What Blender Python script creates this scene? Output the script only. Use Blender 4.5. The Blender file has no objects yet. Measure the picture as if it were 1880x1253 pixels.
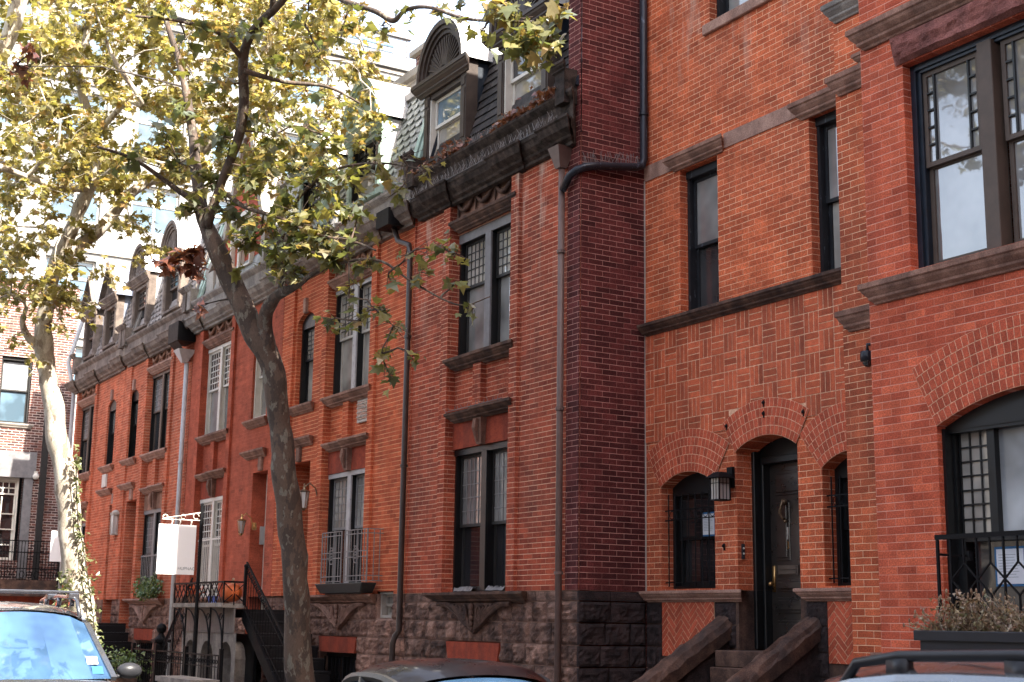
import bpy, math, random
from math import sin, cos, pi, radians, sqrt, atan2
from mathutils import Vector, Matrix, noise
random.seed(7)
R = random.random
def U(a, b): return a + (b - a) * R()
SC = bpy.context.scene
COL = SC.collection
# ---------------------------------------------------------------- camera
FPX = 2586.85; YAW, PITCH, ROLL = [radians(a) for a in (-59.1266536, 11.26543958, 0.8604676)]
def _axes():
    cy, sy, cp, sp = cos(YAW), sin(YAW), cos(PITCH), sin(PITCH)
    f = Vector((sy*cp, cy*cp, sp)); r = Vector((cy, -sy, 0)); u = r.cross(f)
    c, s = cos(ROLL), sin(ROLL)
    return c*r + s*u, -s*r + c*u, f
CR, CU, CF = _axes()
CAM = Vector((0, -9.67, 1.6))
def ray(px, py): return CR*((px-940)/FPX) + CU*((626.5-py)/FPX) + CF
def at(px, py, Y):
    d = ray(px, py); return CAM + d*((Y-CAM.y)/d.y)
def atX(px, py, X):
    d = ray(px, py); return CAM + d*((X-CAM.x)/d.x)
def atd(px, py, d): return CAM + ray(px, py)*d
cam = bpy.data.cameras.new('camera'); camo = bpy.data.objects.new('camera', cam); COL.objects.link(camo)
cam.sensor_width = 36; cam.lens = FPX/1880*36; cam.clip_end = 2000; cam.clip_start = .05
camo.matrix_world = Matrix(((CR.x, CU.x, -CF.x, CAM.x), (CR.y, CU.y, -CF.y, CAM.y), (CR.z, CU.z, -CF.z, CAM.z), (0, 0, 0, 1)))
cam.dof.use_dof = True; cam.dof.focus_distance = 15.5; cam.dof.aperture_fstop = 4.0
SC.camera = camo
# ---------------------------------------------------------------- world, sun
SUN_AZ, SUN_EL = 12.0, 45.0
sdir = Vector((cos(radians(SUN_AZ))*cos(radians(SUN_EL)), sin(radians(SUN_AZ))*cos(radians(SUN_EL)), sin(radians(SUN_EL))))
w = bpy.data.worlds.new('World'); SC.world = w; w.use_nodes = True
nt = w.node_tree; bg = nt.nodes['Background']
sky = nt.nodes.new('ShaderNodeTexSky'); sky.sky_type = 'NISHITA'; sky.sun_disc = False
sky.sun_elevation = radians(SUN_EL); sky.sun_rotation = radians(90 - SUN_AZ); sky.dust_density = 2.0; sky.air_density = 1.0
hs = nt.nodes.new('ShaderNodeHueSaturation'); hs.inputs['Saturation'].default_value = .75; nt.links.new(sky.outputs[0], hs.inputs['Color'])
wm = nt.nodes.new('ShaderNodeMix'); wm.data_type = 'RGBA'; wm.blend_type = 'MULTIPLY'; wm.inputs[0].default_value = 1; wm.inputs[7].default_value = (1.08, 1.0, .92, 1); nt.links.new(hs.outputs[0], wm.inputs[6])
nt.links.new(wm.outputs[2], bg.inputs[0]); bg.inputs[1].default_value = .15
sl = bpy.data.lights.new('sun', 'SUN'); sl.energy = 4; sl.angle = radians(.5); sl.color = (1, .93, .82)
so = bpy.data.objects.new('sun', sl); COL.objects.link(so)
so.rotation_euler = sdir.to_track_quat('Z', 'Y').to_euler()
SC.view_settings.view_transform = 'Standard'; SC.view_settings.look = 'None'; SC.view_settings.exposure = 2.55
# ---------------------------------------------------------------- materials
def newmat(name):
    m = bpy.data.materials.new(name); m.use_nodes = True
    n = m.node_tree.nodes; return m, n, m.node_tree.links, n['Principled BSDF']
def nd(n, t, **k):
    x = n.new('ShaderNode'+t)
    for a, b in k.items(): setattr(x, a, b)
    return x
def mix(n, l, fac, a, b, mode='MIX'):
    x = n.new('ShaderNodeMix'); x.data_type = 'RGBA'; x.blend_type = mode
    for s, v in ((x.inputs[0], fac), (x.inputs[6], a), (x.inputs[7], b)):
        if hasattr(v, 'is_output'): l.new(v, s)
        elif isinstance(v, (tuple, list)): s.default_value = (*v[:3], 1)
        else: s.default_value = v
    return x.outputs[2]
def mth(n, l, op, a, b=None, c=None, clamp=False):
    x = n.new('ShaderNodeMath'); x.operation = op; x.use_clamp = clamp
    for s, v in zip(x.inputs, (a, b, c)):
        if v is None: continue
        if hasattr(v, 'is_output'): l.new(v, s)
        else: s.default_value = v
    return x.outputs[0]
def ramp(n, l, f, stops):
    x = n.new('ShaderNodeValToRGB'); l.new(f, x.inputs[0]); e = x.color_ramp.elements
    while len(e) < len(stops): e.new(.5)
    for i, (p, c) in enumerate(stops): e[i].position = p; e[i].color = (*c, 1) if len(c) == 3 else c
    return x.outputs[0]
def noisetex(n, l, scale, detail=4, vec=None, rough=.55):
    x = n.new('ShaderNodeTexNoise'); x.inputs['Scale'].default_value = scale; x.inputs['Detail'].default_value = detail
    x.inputs['Roughness'].default_value = rough
    if vec is not None: l.new(vec, x.inputs['Vector'])
    return x.outputs['Fac']
def wpos(n): return nd(n, 'NewGeometry').outputs['Position']
def scaled(n, l, v, s):
    x = n.new('ShaderNodeMapping'); x.inputs['Scale'].default_value = s; l.new(v, x.inputs[0]); return x.outputs[0]
def brick_mat(name, c1, c2, mortar, row=.0676, width=.215, msize=.0045, stain=.35, z0=1.99, eff=None, perpend=.6, rough=.85, grime=(.1, .05, .04)):
    m, n, l, b = newmat(name)
    g = nd(n, 'NewGeometry'); sp = nd(n, 'SeparateXYZ'); l.new(g.outputs['Position'], sp.inputs[0])
    sn = nd(n, 'SeparateXYZ'); l.new(g.outputs['True Normal'], sn.inputs[0])
    isx = mth(n, l, 'GREATER_THAN', mth(n, l, 'ABSOLUTE', sn.outputs[0]), .6)
    u = mth(n, l, 'ADD', mth(n, l, 'MULTIPLY', sp.outputs[0], mth(n, l, 'SUBTRACT', 1.0, isx)), mth(n, l, 'MULTIPLY', sp.outputs[1], isx))
    wob = noisetex(n, l, 6, 2); wob2 = mth(n, l, 'MULTIPLY', mth(n, l, 'SUBTRACT', wob, .5), .006)
    zz = mth(n, l, 'ADD', mth(n, l, 'SUBTRACT', sp.outputs[2], z0), wob2)
    cb = nd(n, 'CombineXYZ'); l.new(mth(n, l, 'ADD', u, wob2), cb.inputs[0]); l.new(zz, cb.inputs[1])
    bt = nd(n, 'TexBrick'); l.new(cb.outputs[0], bt.inputs['Vector'])
    bt.inputs['Scale'].default_value = 1; bt.inputs['Brick Width'].default_value = width; bt.inputs['Row Height'].default_value = row
    bt.inputs['Mortar Size'].default_value = msize; bt.inputs['Mortar Smooth'].default_value = .15; bt.inputs['Bias'].default_value = -.15
    bt.inputs['Color1'].default_value = (*c1, 1); bt.inputs['Color2'].default_value = (*c2, 1); bt.inputs['Mortar'].default_value = (*mortar, 1)
    nomort = nd(n, 'TexBrick'); l.new(cb.outputs[0], nomort.inputs['Vector'])
    for k_ in ('Scale', 'Brick Width', 'Row Height', 'Bias', 'Color1', 'Color2'): nomort.inputs[k_].default_value = bt.inputs[k_].default_value
    nomort.inputs['Mortar Size'].default_value = 0; nomort.inputs['Bias'].default_value = 0
    for k_, q_ in (('Color1', 0), ('Color2', 1), ('Mortar', .5)): nomort.inputs[k_].default_value = (q_, q_, q_, 1)
    tone = ramp(n, l, nomort.outputs['Color'], ((0, tuple(x*1.18 for x in c1)), (.35, c1), (.80, c2), (.95, tuple(x*.93 for x in c2)), (1, tuple(x*.78 for x in c2))))
    P = wpos(n)
    big = noisetex(n, l, .55, 5, P); med = noisetex(n, l, 3.5, 6, P, .65); fine = noisetex(n, l, 70, 4, P)
    stre = noisetex(n, l, 1.0, 5, scaled(n, l, P, (2.6, 2.6, .22)), .6)
    vn = noisetex(n, l, 2.3, 3, wpos(n)); fr = mth(n, l, 'FRACT', mth(n, l, 'DIVIDE', mth(n, l, 'ADD', zz, 10*row), row))
    dist = mth(n, l, 'MULTIPLY', mth(n, l, 'MINIMUM', fr, mth(n, l, 'SUBTRACT', 1.0, fr)), row)
    bed = mth(n, l, 'MULTIPLY', mth(n, l, 'SUBTRACT', msize*1.25, dist), 1/(msize*.5), clamp=True)
    wearn = ramp(n, l, vn, ((.34, (.35, .35, .35)), (.55, (1, 1, 1))))
    perp = mth(n, l, 'MULTIPLY', bt.outputs['Fac'], perpend)
    jf = mth(n, l, 'MULTIPLY', mth(n, l, 'MAXIMUM', mth(n, l, 'MULTIPLY', bed, .95), perp), wearn)
    col = mix(n, l, mth(n, l, 'MULTIPLY', ramp(n, l, big, ((.42, (0, 0, 0)), (.7, (1, 1, 1)))), stain), tone, grime)
    col = mix(n, l, mth(n, l, 'MULTIPLY', ramp(n, l, stre, ((.5, (0, 0, 0)), (.68, (1, 1, 1)))), stain*.9), col, grime)
    col = mix(n, l, .55, col, ramp(n, l, med, ((.38, (.6, .56, .55)), (.62, (1.25, 1.2, 1.15)))), 'MULTIPLY')
    col = mix(n, l, .6, col, ramp(n, l, fine, ((.38, (.5, .5, .5)), (.62, (1.4, 1.4, 1.4)))), 'MULTIPLY')
    col = mix(n, l, jf, col, mortar)
    if eff:
        zmask = mth(n, l, 'MULTIPLY', mth(n, l, 'SMOOTH_MIN' if False else 'SUBTRACT', sp.outputs[2], eff[0]), 1/(eff[1]-eff[0]), clamp=True)
        em = mth(n, l, 'MULTIPLY', ramp(n, l, noisetex(n, l, 1.4, 7, scaled(n, l, P, (2.8, 2.8, .5)), .68), ((.52, (0, 0, 0)), (.66, (1, 1, 1)))), zmask)
        col = mix(n, l, mth(n, l, 'MULTIPLY', em, eff[2]), col, (.52, .40, .32))
    l.new(col, b.inputs['Base Color']); b.inputs['Roughness'].default_value = rough; b.inputs['Specular IOR Level'].default_value = .12
    bp = nd(n, 'Bump'); bp.inputs['Strength'].default_value = .8; bp.inputs['Distance'].default_value = .004
    h = mth(n, l, 'ADD', mth(n, l, 'MULTIPLY', jf, -1.0), mth(n, l, 'MULTIPLY', fine, .35)); l.new(h, bp.inputs['Height']); l.new(bp.outputs[0], b.inputs['Normal'])
    return m
def stone_mat(name, c1, c2, rough=.85, scale=5, bump=.4, island=.25, streak=.5, dark=(.03, .025, .025), bd=.012):
    m, n, l, b = newmat(name); P = wpos(n)
    a = noisetex(n, l, scale, 7, P, .62); f = noisetex(n, l, 90, 3, P); s = noisetex(n, l, 1.2, 5, scaled(n, l, P, (3, 3, .5)), .6)
    col = ramp(n, l, a, ((.38, c1), (.62, c2)))
    ri = nd(n, 'NewGeometry').outputs['Random Per Island']
    col = mix(n, l, island, col, ramp(n, l, ri, ((0, (.35, .33, .33)), (1, (1.5, 1.45, 1.4)))), 'MULTIPLY')
    col = mix(n, l, mth(n, l, 'MULTIPLY', ramp(n, l, s, ((.46, (0, 0, 0)), (.6, (1, 1, 1)))), streak), col, dark)
    col = mix(n, l, .5, col, ramp(n, l, f, ((.38, (.5, .5, .5)), (.62, (1.4, 1.4, 1.4)))), 'MULTIPLY')
    l.new(col, b.inputs['Base Color']); b.inputs['Roughness'].default_value = rough; b.inputs['Specular IOR Level'].default_value = .15
    bp = nd(n, 'Bump'); bp.inputs['Strength'].default_value = bump; bp.inputs['Distance'].default_value = bd
    l.new(mth(n, l, 'ADD', a, mth(n, l, 'MULTIPLY', f, .25)), bp.inputs['Height']); l.new(bp.outputs[0], b.inputs['Normal'])
    return m
def paint(name, c, rough=.5, var=.25, metal=0, scale=7, chip=None, coat=0, spec=.25):
    m, n, l, b = newmat(name); P = wpos(n)
    a = noisetex(n, l, scale, 6, P, .62)
    col = mix(n, l, var, c, ramp(n, l, a, ((.36, (.4, .4, .4)), (.64, (1.5, 1.5, 1.5)))), 'MULTIPLY')
    if chip:
        k = ramp(n, l, noisetex(n, l, 22, 6, scaled(n, l, P, (1, 1, .35)), .7), ((.6, (0, 0, 0)), (.66, (1, 1, 1))))
        col = mix(n, l, mth(n, l, 'MULTIPLY', k, .8), col, chip)
    l.new(col, b.inputs['Base Color']); l.new(mth(n, l, 'ADD', mth(n, l, 'MULTIPLY', a, .3), rough-.15), b.inputs['Roughness'])
    b.inputs['Metallic'].default_value = metal; b.inputs['Coat Weight'].default_value = coat; b.inputs['Specular IOR Level'].default_value = spec
    return m
def glass_mat(name, c, ior=1.7, wav=.02, rough=.03):
    m, n, l, b = newmat(name); P = wpos(n)
    a = noisetex(n, l, 1.3, 3, P)
    col = mix(n, l, .8, c, ramp(n, l, a, ((.35, (.45, .45, .45)), (.65, (1.4, 1.4, 1.4)))), 'MULTIPLY')
    l.new(col, b.inputs['Base Color']); b.inputs['Roughness'].default_value = rough; b.inputs['IOR'].default_value = ior
    bp = nd(n, 'Bump'); bp.inputs['Strength'].default_value = wav; bp.inputs['Distance'].default_value = .05
    l.new(noisetex(n, l, 2.2, 2, P), bp.inputs['Height']); l.new(bp.outputs[0], b.inputs['Normal'])
    return m
def leaf_mat(name, cols, trans=.45):
    m, n, l, b = newmat(name)
    ri = nd(n, 'NewGeometry').outputs['Random Per Island']
    k = len(cols); col = ramp(n, l, ri, [(i/(k-1), c) for i, c in enumerate(cols)])
    a = noisetex(n, l, 25, 3, wpos(n)); col = mix(n, l, .3, col, ramp(n, l, a, ((.3, (.6, .6, .6)), (.7, (1.4, 1.4, 1.4)))), 'MULTIPLY')
    n.remove(b); d = nd(n, 'BsdfPrincipled'); l.new(col, d.inputs['Base Color']); d.inputs['Roughness'].default_value = .38; d.inputs['Specular IOR Level'].default_value = .9
    t = nd(n, 'BsdfTranslucent'); l.new(mix(n, l, 1, col, (1.5, 1.45, .8), 'MULTIPLY'), t.inputs[0])
    ms = nd(n, 'MixShader'); ms.inputs[0].default_value = trans; l.new(d.outputs[0], ms.inputs[1]); l.new(t.outputs[0], ms.inputs[2])
    l.new(ms.outputs[0], n['Material Output'].inputs[0]); return m
def bark_mat(name, c1, c2, c3, sc=3.0):
    m, n, l, b = newmat(name); P = scaled(n, l, wpos(n), (1.6, 1.6, .7))
    a = noisetex(n, l, sc*1.5, 6, P, .6); a2 = noisetex(n, l, sc*2.6, 6, P, .6); f = noisetex(n, l, 45, 5, P)
    col = mix(n, l, ramp(n, l, a, ((.5, (0, 0, 0)), (.53, (1, 1, 1)))), c1, c2)
    col = mix(n, l, ramp(n, l, a2, ((.57, (0, 0, 0)), (.59, (1, 1, 1)))), col, c3)
    col = mix(n, l, .5, col, ramp(n, l, f, ((.3, (.5, .5, .5)), (.7, (1.4, 1.4, 1.4)))), 'MULTIPLY')
    l.new(col, b.inputs['Base Color']); b.inputs['Roughness'].default_value = .8
    bp = nd(n, 'Bump'); bp.inputs['Strength'].default_value = .7; bp.inputs['Distance'].default_value = .015
    l.new(mth(n, l, 'ADD', a2, mth(n, l, 'MULTIPLY', f, .5)), bp.inputs['Height']); l.new(bp.outputs[0], b.inputs['Normal']); return m
MORT = (.66, .38, .26)
def carglass():
    m = glass_mat('car_glass', (.09, .19, .36), 2.0, .01, .02); m.node_tree.nodes['Principled BSDF'].inputs['Metallic'].default_value = .55; return m  # blue sky reflection put into the tinted, part metallic base colour
M = dict(
 glassFar=glass_mat('glass_far', (.05, .10, .14), 1.6),
 sashgrey=paint('sash_grey', (.20, .19, .185), .5, .2), greylite=paint('grey_casing', (.34, .33, .33), .5, .25, chip=(.15, .14, .13)), pipedk=paint('pipe_brown_black', (.035, .024, .021), .35, .3, spec=.5),
 brickA=brick_mat('brick_a', (.38, .082, .043), (.29, .060, .034), MORT, eff=(5.6, 7.6, .7), stain=.5, perpend=.4),
 brickB=brick_mat('brick_b', (.47, .106, .046), (.41, .084, .037), (.70, .34, .18), stain=.25, perpend=.25),
 brickC=brick_mat('brick_c', (.41, .095, .053), (.40, .092, .05), (.40, .11, .065), stain=.3, msize=.003),
 brickD=brick_mat('brick_d', (.49, .125, .062), (.42, .10, .05), (.60, .34, .22), stain=.25, perpend=.3),
 brickR=brick_mat('brick_r', (.53, .128, .055), (.45, .102, .045), (.86, .56, .36), row=.0709, width=.222, stain=.3, eff=(7.6, 9.5, .5), msize=.003, perpend=.8),
 brickBay=brick_mat('brick_bay', (.52, .118, .06), (.44, .090, .048), (.64, .32, .24), row=.0709, width=.222, stain=.2, msize=.0036, perpend=.5),
 brickS=brick_mat('brick_side_shaded', (.125, .033, .031), (.08, .023, .023), (.55, .30, .25), row=.0709, width=.222, stain=.4, msize=.003, perpend=.7, grime=(.025, .008, .01)),  # side wall of the townhouse, its shade put into darker brick colours
 brickL=brick_mat('brick_l', (.17, .072, .058), (.07, .035, .033), (.50, .42, .38), row=.075, width=.215, msize=.009, stain=.1, perpend=.9),
 rbrick=stone_mat('gauged_brick', (.38, .075, .04), (.48, .10, .05), .8, 12, .2, .4, .12, bd=.003),
 rbrickG=stone_mat('weave_brick', (.40, .088, .042), (.52, .122, .055), .8, 10, .2, .45, .3, bd=.003),
 mortar=stone_mat('mortar', (.58, .33, .21), (.78, .47, .31), .95, 20, .3, 0, .1),
 redlint=stone_mat('brick_lintel', (.24, .045, .026), (.33, .065, .034), .85, 9, .1, 0, .3),
 brown=stone_mat('brownstone', (.17, .092, .068), (.28, .16, .12), .85, 6, .35, .2, .35),
 brownD=stone_mat('dark_brownstone', (.05, .03, .024), (.12, .07, .052), .85, 6, .5, .2, .55),
 brownL=stone_mat('light_brownstone', (.26, .15, .115), (.36, .22, .17), .85, 6, .3, .15, .25),
 terra=stone_mat('terracotta', (.22, .11, .07), (.32, .17, .115), .85, 8, .3, .15, .3),
 rock=stone_mat('rock_face', (.13, .07, .055), (.34, .20, .15), .95, 7, 1, .35, .45, bd=.05),
 rockD=stone_mat('rock_face_dark', (.018, .014, .015), (.05, .035, .034), .95, 7, 1, .35, .3, bd=.03),
 rocklint=stone_mat('rock_lintel', (.17, .065, .055), (.30, .12, .10), .9, 5, 1, 0, .25, bd=.05),
 cornice=stone_mat('cornice_brown', (.12, .095, .082), (.23, .185, .155), .8, 5, .3, .1, .35),
 corniceA=stone_mat('cornice_black', (.018, .014, .012), (.07, .052, .044), .85, 8, .8, .2, .5, dark=(.012, .01, .01)),
 corniceL=stone_mat('cornice_grey', (.18, .16, .145), (.29, .26, .23), .75, 5, .2, .1, .3),
 slateA=stone_mat('slate_dark', (.03, .027, .026), (.06, .052, .05), .6, 6, .3, .4, .2),
 slateB=stone_mat('slate_green', (.24, .25, .24), (.34, .35, .34), .6, 6, .3, .4, .25),
 slateD=stone_mat('slate_grey', (.22, .19, .175), (.32, .28, .26), .6, 6, .3, .4, .25),
 slateE=stone_mat('slate_blue', (.15, .17, .22), (.24, .27, .33), .5, 6, .3, .4, .1),
 green=paint('green_copper', (.30, .40, .35), .5, .3),
 blkwood=paint('black_paint', (.006, .007, .008), .4, .3, spec=.4),
 chipwood=paint('black_chipped', (.016, .017, .02), .5, .3, chip=(.1, .11, .13)),
 bluedark=paint('dark_blue_tin', (.008, .014, .024), .4, .3, spec=.5),
 greyframe=paint('grey_paint', (.17, .165, .17), .55, .3, chip=(.15, .14, .14)),
 darkframe=paint('dark_frame', (.012, .011, .011), .5, .4),
 brownframe=paint('brown_frame', (.09, .066, .052), .5, .2),
 white=paint('white_paint', (.58, .55, .49), .45, .12), offwhite=paint('offwhite_paint', (.36, .33, .29), .5, .15),
 lead=paint('lead', (.16, .15, .15), .45, .2), leadD=paint('lead_dark', (.03, .029, .028), .45, .2),
 iron=paint('wrought_iron', (.005, .005, .006), .6, .3, spec=.15), irongrey=paint('grey_iron', (.17, .16, .155), .5, .2),
 pipebrown=paint('pipe_brown', (.12, .08, .07), .4, .2), pipeblk=paint('pipe_dark', (.018, .019, .026), .35, .5, chip=(.12, .14, .18)),
 pipegrey=paint('pipe_grey', (.42, .42, .42), .4, .2),
 brass=paint('brass', (.42, .25, .10), .3, .2, metal=.9), bronze=paint('bronze', (.16, .11, .07), .4, .3, metal=.6),
 doorblk=paint('door_black', (.02, .016, .014), .3, .3, spec=.8), doorwhite=paint('door_white', (.55, .52, .47), .5, .1),
 glassD=glass_mat('glass_dark', (.02, .02, .022)), glassG=glass_mat('glass_grey', (.035, .035, .036)), glassW=glass_mat('glass_shade_reflection', (.30, .28, .25), 1.9),  # glassW: shade colour, raised to carry bright pane reflections too
 glassB=glass_mat('glass_blind_reflection', (.22, .215, .205), 2.2, .05), glassBlue=glass_mat('glass_sky', (.12, .19, .25), 2.2),  # glassB: blind plus pane reflection, glassBlue: sky reflection, both in the base colour
 lampglass=glass_mat('lamp_glass', (.45, .42, .40), 1.5), paper=paint('paper', (.62, .63, .66), .9, .05), tape=paint('blue_tape', (.03, .12, .26), .7, .1),
 ink=paint('ink', (.03, .03, .035), .8, 0), inkg=paint('grey_ink', (.22, .25, .26), .8, 0), pumpkin=paint('pumpkin_skin', (.50, .11, .03), .5, .4),
 asphalt=stone_mat('asphalt', (.045, .045, .047), (.065, .065, .067), .95, 20, .3, 0, .1), walk=stone_mat('sidewalk', (.30, .28, .26), (.38, .36, .33), .95, 3, .1, 0, .1),
 kerb=stone_mat('kerb_stone', (.28, .27, .25), (.38, .36, .34), .9, 8, .3, .1, .1), soil=stone_mat('soil', (.03, .02, .015), (.06, .045, .03), 1, 10, 1, 0, 0),
 stucco=stone_mat('pale_stucco', (.20, .20, .195), (.25, .25, .245), .9, 2, .05, 0, .05), limestone=stone_mat('limestone', (.30, .275, .24), (.40, .365, .32), .9, 2, .1, 0, .15),
 tin=paint('tin_roof', (.62, .62, .62), .35, .15, metal=.3), tinbrown=paint('tin_brown', (.05, .037, .031), .5, .3), roofblk=paint('roof_felt', (.06, .06, .06), .9, .3),
 bark1=bark_mat('bark_near', (.095, .063, .044), (.055, .038, .028), (.15, .135, .105)), bark2=bark_mat('bark_far', (.34, .30, .24), (.50, .46, .38), (.20, .16, .12), 2.0),
 twig=paint('twig', (.05, .04, .034), .8, .3),
 leafN=leaf_mat('leaf_near', ((.07, .085, .03), (.11, .12, .04), (.17, .165, .05), (.27, .24, .08), (.12, .14, .06), (.28, .18, .07), (.16, .19, .14), (.08, .10, .04), (.20, .18, .06)), .5),
 leafF=leaf_mat('leaf_far', ((.24, .21, .07), (.12, .12, .035), (.34, .29, .11), (.42, .37, .18), (.17, .15, .05), (.32, .20, .08)), .5),
 leafdead=leaf_mat('leaf_dead', ((.10, .03, .018), (.17, .06, .035), (.22, .09, .045)), .3),
 leafivy=leaf_mat('leaf_ivy', ((.07, .085, .03), (.13, .15, .055), (.20, .21, .10)), .3),
 leafgreen=leaf_mat('leaf_green', ((.05, .10, .03), (.10, .16, .05), (.18, .24, .10)), .35),
 leafdry=leaf_mat('leaf_dry', ((.14, .08, .045), (.24, .15, .09), (.40, .30, .20), (.16, .17, .07)), .25),
 carsilver=paint('car_silver', (.10, .105, .12), .28, .05, metal=.7, coat=1), carblack=paint('car_black', (.005, .004, .005), .3, .05, coat=.35),
 carchamp=paint('car_champagne', (.22, .235, .25), .24, .05, metal=.7, coat=1), rubber=paint('rubber', (.02, .02, .02), .8, .2), chrome=paint('chrome', (.7, .7, .72), .12, .02, metal=1),
 cargl=carglass(), blkplastic=paint('black_plastic', (.025, .026, .03), .35, .1), carint=paint('headliner', (.45, .43, .40), .8, .1),
)
def emis(name, c, s):
    m, n, l, b = newmat(name); b.inputs['Emission Color'].default_value = (*c, 1); b.inputs['Emission Strength'].default_value = s; b.inputs['Base Color'].default_value = (*c, 1); return m
M['bulb'] = emis('bulb', (1, .5, .15), 6)
# ---------------------------------------------------------------- mesh builder
class Fr:
    """u along the wall, v into the wall, w up"""
    def __init__(s, kind='Y', c=0.0): s.k = kind; s.c = c
    def __call__(s, u, v, w): return (u, s.c+v, w) if s.k == 'Y' else (s.c-v, u, w)
    def at(s, px, py, v=0.0):
        if s.k == 'Y': p = at(px, py, s.c+v); return p.x, p.z
        p = atX(px, py, s.c-v); return p.y, p.z
W0 = Fr('Y', 0.0)
class MB:
    def __init__(s, F=W0): s.v = []; s.f = []; s.mi = []; s.F = F; s.m = 0
    def face(s, pts, m=None):
        i = len(s.v); s.v += [s.F(*p) for p in pts]; s.f.append(tuple(range(i, i+len(pts)))); s.mi.append(s.m if m is None else m)
    def idx(s, pts, faces):
        i = len(s.v); s.v += [s.F(*p) for p in pts]
        for f in faces: s.f.append(tuple(a+i for a in f)); s.mi.append(s.m)
    def box(s, u0, u1, v0, v1, w0, w1):
        s.idx([(u0, v0, w0), (u1, v0, w0), (u1, v1, w0), (u0, v1, w0), (u0, v0, w1), (u1, v0, w1), (u1, v1, w1), (u0, v1, w1)],
              [(0, 3, 2, 1), (4, 5, 6, 7), (0, 1, 5, 4), (1, 2, 6, 5), (2, 3, 7, 6), (3, 0, 4, 7)]); return s
    def obox(s, c, ax, ay, az, hx, hy, hz):
        c = Vector(c); P = []
        for z in (-1, 1):
            for x, y in ((-1, -1), (1, -1), (1, 1), (-1, 1)): P.append(tuple(c + ax*(x*hx) + ay*(y*hy) + az*(z*hz)))
        s.idx(P, [(0, 3, 2, 1), (4, 5, 6, 7), (0, 1, 5, 4), (1, 2, 6, 5), (2, 3, 7, 6), (3, 0, 4, 7)]); return s
    def bar(s, a, b, t, t2=None):
        """rectangular bar between two points"""
        a, b = Vector(a), Vector(b); d = (b-a); L = d.length
        if L < 1e-6: return s
        d /= L; up = Vector((0, 0, 1)) if abs(d.z) < .95 else Vector((0, 1, 0)); x = d.cross(up).normalized(); y = x.cross(d)
        return s.obox((a+b)/2, d, x, y, L/2, t/2, (t2 or t)/2)
    def prism(s, poly, v0, v1):
        """polygon in (u,w) extruded along v"""
        n = len(poly); s.idx([(a, v0, b) for a, b in poly]+[(a, v1, b) for a, b in poly],
              [tuple(range(n)), tuple(range(2*n-1, n-1, -1))]+[(i, i+n, (i+1) % n+n, (i+1) % n) for i in range(n)]); return s
    def mould(s, u0, u1, prof, ret0=True, ret1=True):
        """profile list of (v,w) extruded along u; ends mitred back when ret"""
        n = len(prof); vm = max(p[0] for p in prof)
        A = [(u0 - ((p[0]-vm) if ret0 else 0)*1.0 if ret0 else u0, p[0], p[1]) for p in prof]
        A = [(u0 + (0 if not ret0 else (p[0]-vm)), p[0], p[1]) for p in prof]
        B = [(u1 - (0 if not ret1 else (p[0]-vm)), p[0], p[1]) for p in prof]
        f = [(i, i+1, i+1+n, i+n) for i in range(n-1)] + [(n-1, 0, n, 2*n-1)]
        s.idx(A+B, f + [tuple(range(n))[::-1], tuple(range(n, 2*n))])
        if ret0: pass
        return s
    def tube(s, pts, r, n=6, caps=True):
        P = [Vector(p) for p in pts]; k = len(P); rr = r if isinstance(r, (list, tuple)) else [r]*k
        rings = []; x = None
        for i in range(k):
            d = (P[min(i+1, k-1)] - P[max(i-1, 0)])
            d = d.normalized() if d.length > 1e-9 else Vector((0, 0, 1))
            if x is None:
                up = Vector((0, 0, 1)) if abs(d.z) < .9 else Vector((1, 0, 0)); x = d.cross(up).normalized()
            else:
                x = (x - d*x.dot(d)); x = x.normalized() if x.length > 1e-6 else d.orthogonal().normalized()
            y = d.cross(x); rings += [tuple(P[i] + (x*cos(2*pi*j/n)+y*sin(2*pi*j/n))*rr[i]) for j in range(n)]
        f = [(i*n+j, i*n+(j+1) % n, (i+1)*n+(j+1) % n, (i+1)*n+j) for i in range(k-1) for j in range(n)]
        if caps: f += [tuple(range(n))[::-1], tuple(range((k-1)*n, k*n))]
        s.idx(rings, f); return s
    def lathe(s, c, prof, n=14, axis='w'):
        """profile [(r,h)] about vertical axis through c=(u,v)"""
        k = len(prof); V = []
        for r, h in prof:
            for j in range(n): V.append((c[0]+r*cos(2*pi*j/n), c[1]+r*sin(2*pi*j/n), h))
        s.idx(V, [(i*n+j, i*n+(j+1) % n, (i+1)*n+(j+1) % n, (i+1)*n+j) for i in range(k-1) for j in range(n)]+[tuple(range(n))[::-1], tuple(range((k-1)*n, k*n))]); return s
    def ball(s, c, r, n=10, sq=(1, 1, 1)):
        k = n//2+1
        V = [(c[0], c[1], c[2]-r*sq[2])]; 
        for i in range(1, k):
            a = -pi/2+pi*i/k
            for j in range(n): V.append((c[0]+r*sq[0]*cos(a)*cos(2*pi*j/n), c[1]+r*sq[1]*cos(a)*sin(2*pi*j/n), c[2]+r*sq[2]*sin(a)))
        V.append((c[0], c[1], c[2]+r*sq[2])); L = len(V)-1
        f = [(0, 1+(j+1) % n, 1+j) for j in range(n)]+[(L, L-n+j, L-n+(j+1) % n) for j in range(n)]
        f += [(1+i*n+j, 1+i*n+(j+1) % n, 1+(i+1)*n+(j+1) % n, 1+(i+1)*n+j) for i in range(k-2) for j in range(n)]
        s.idx(V, f); return s
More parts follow.
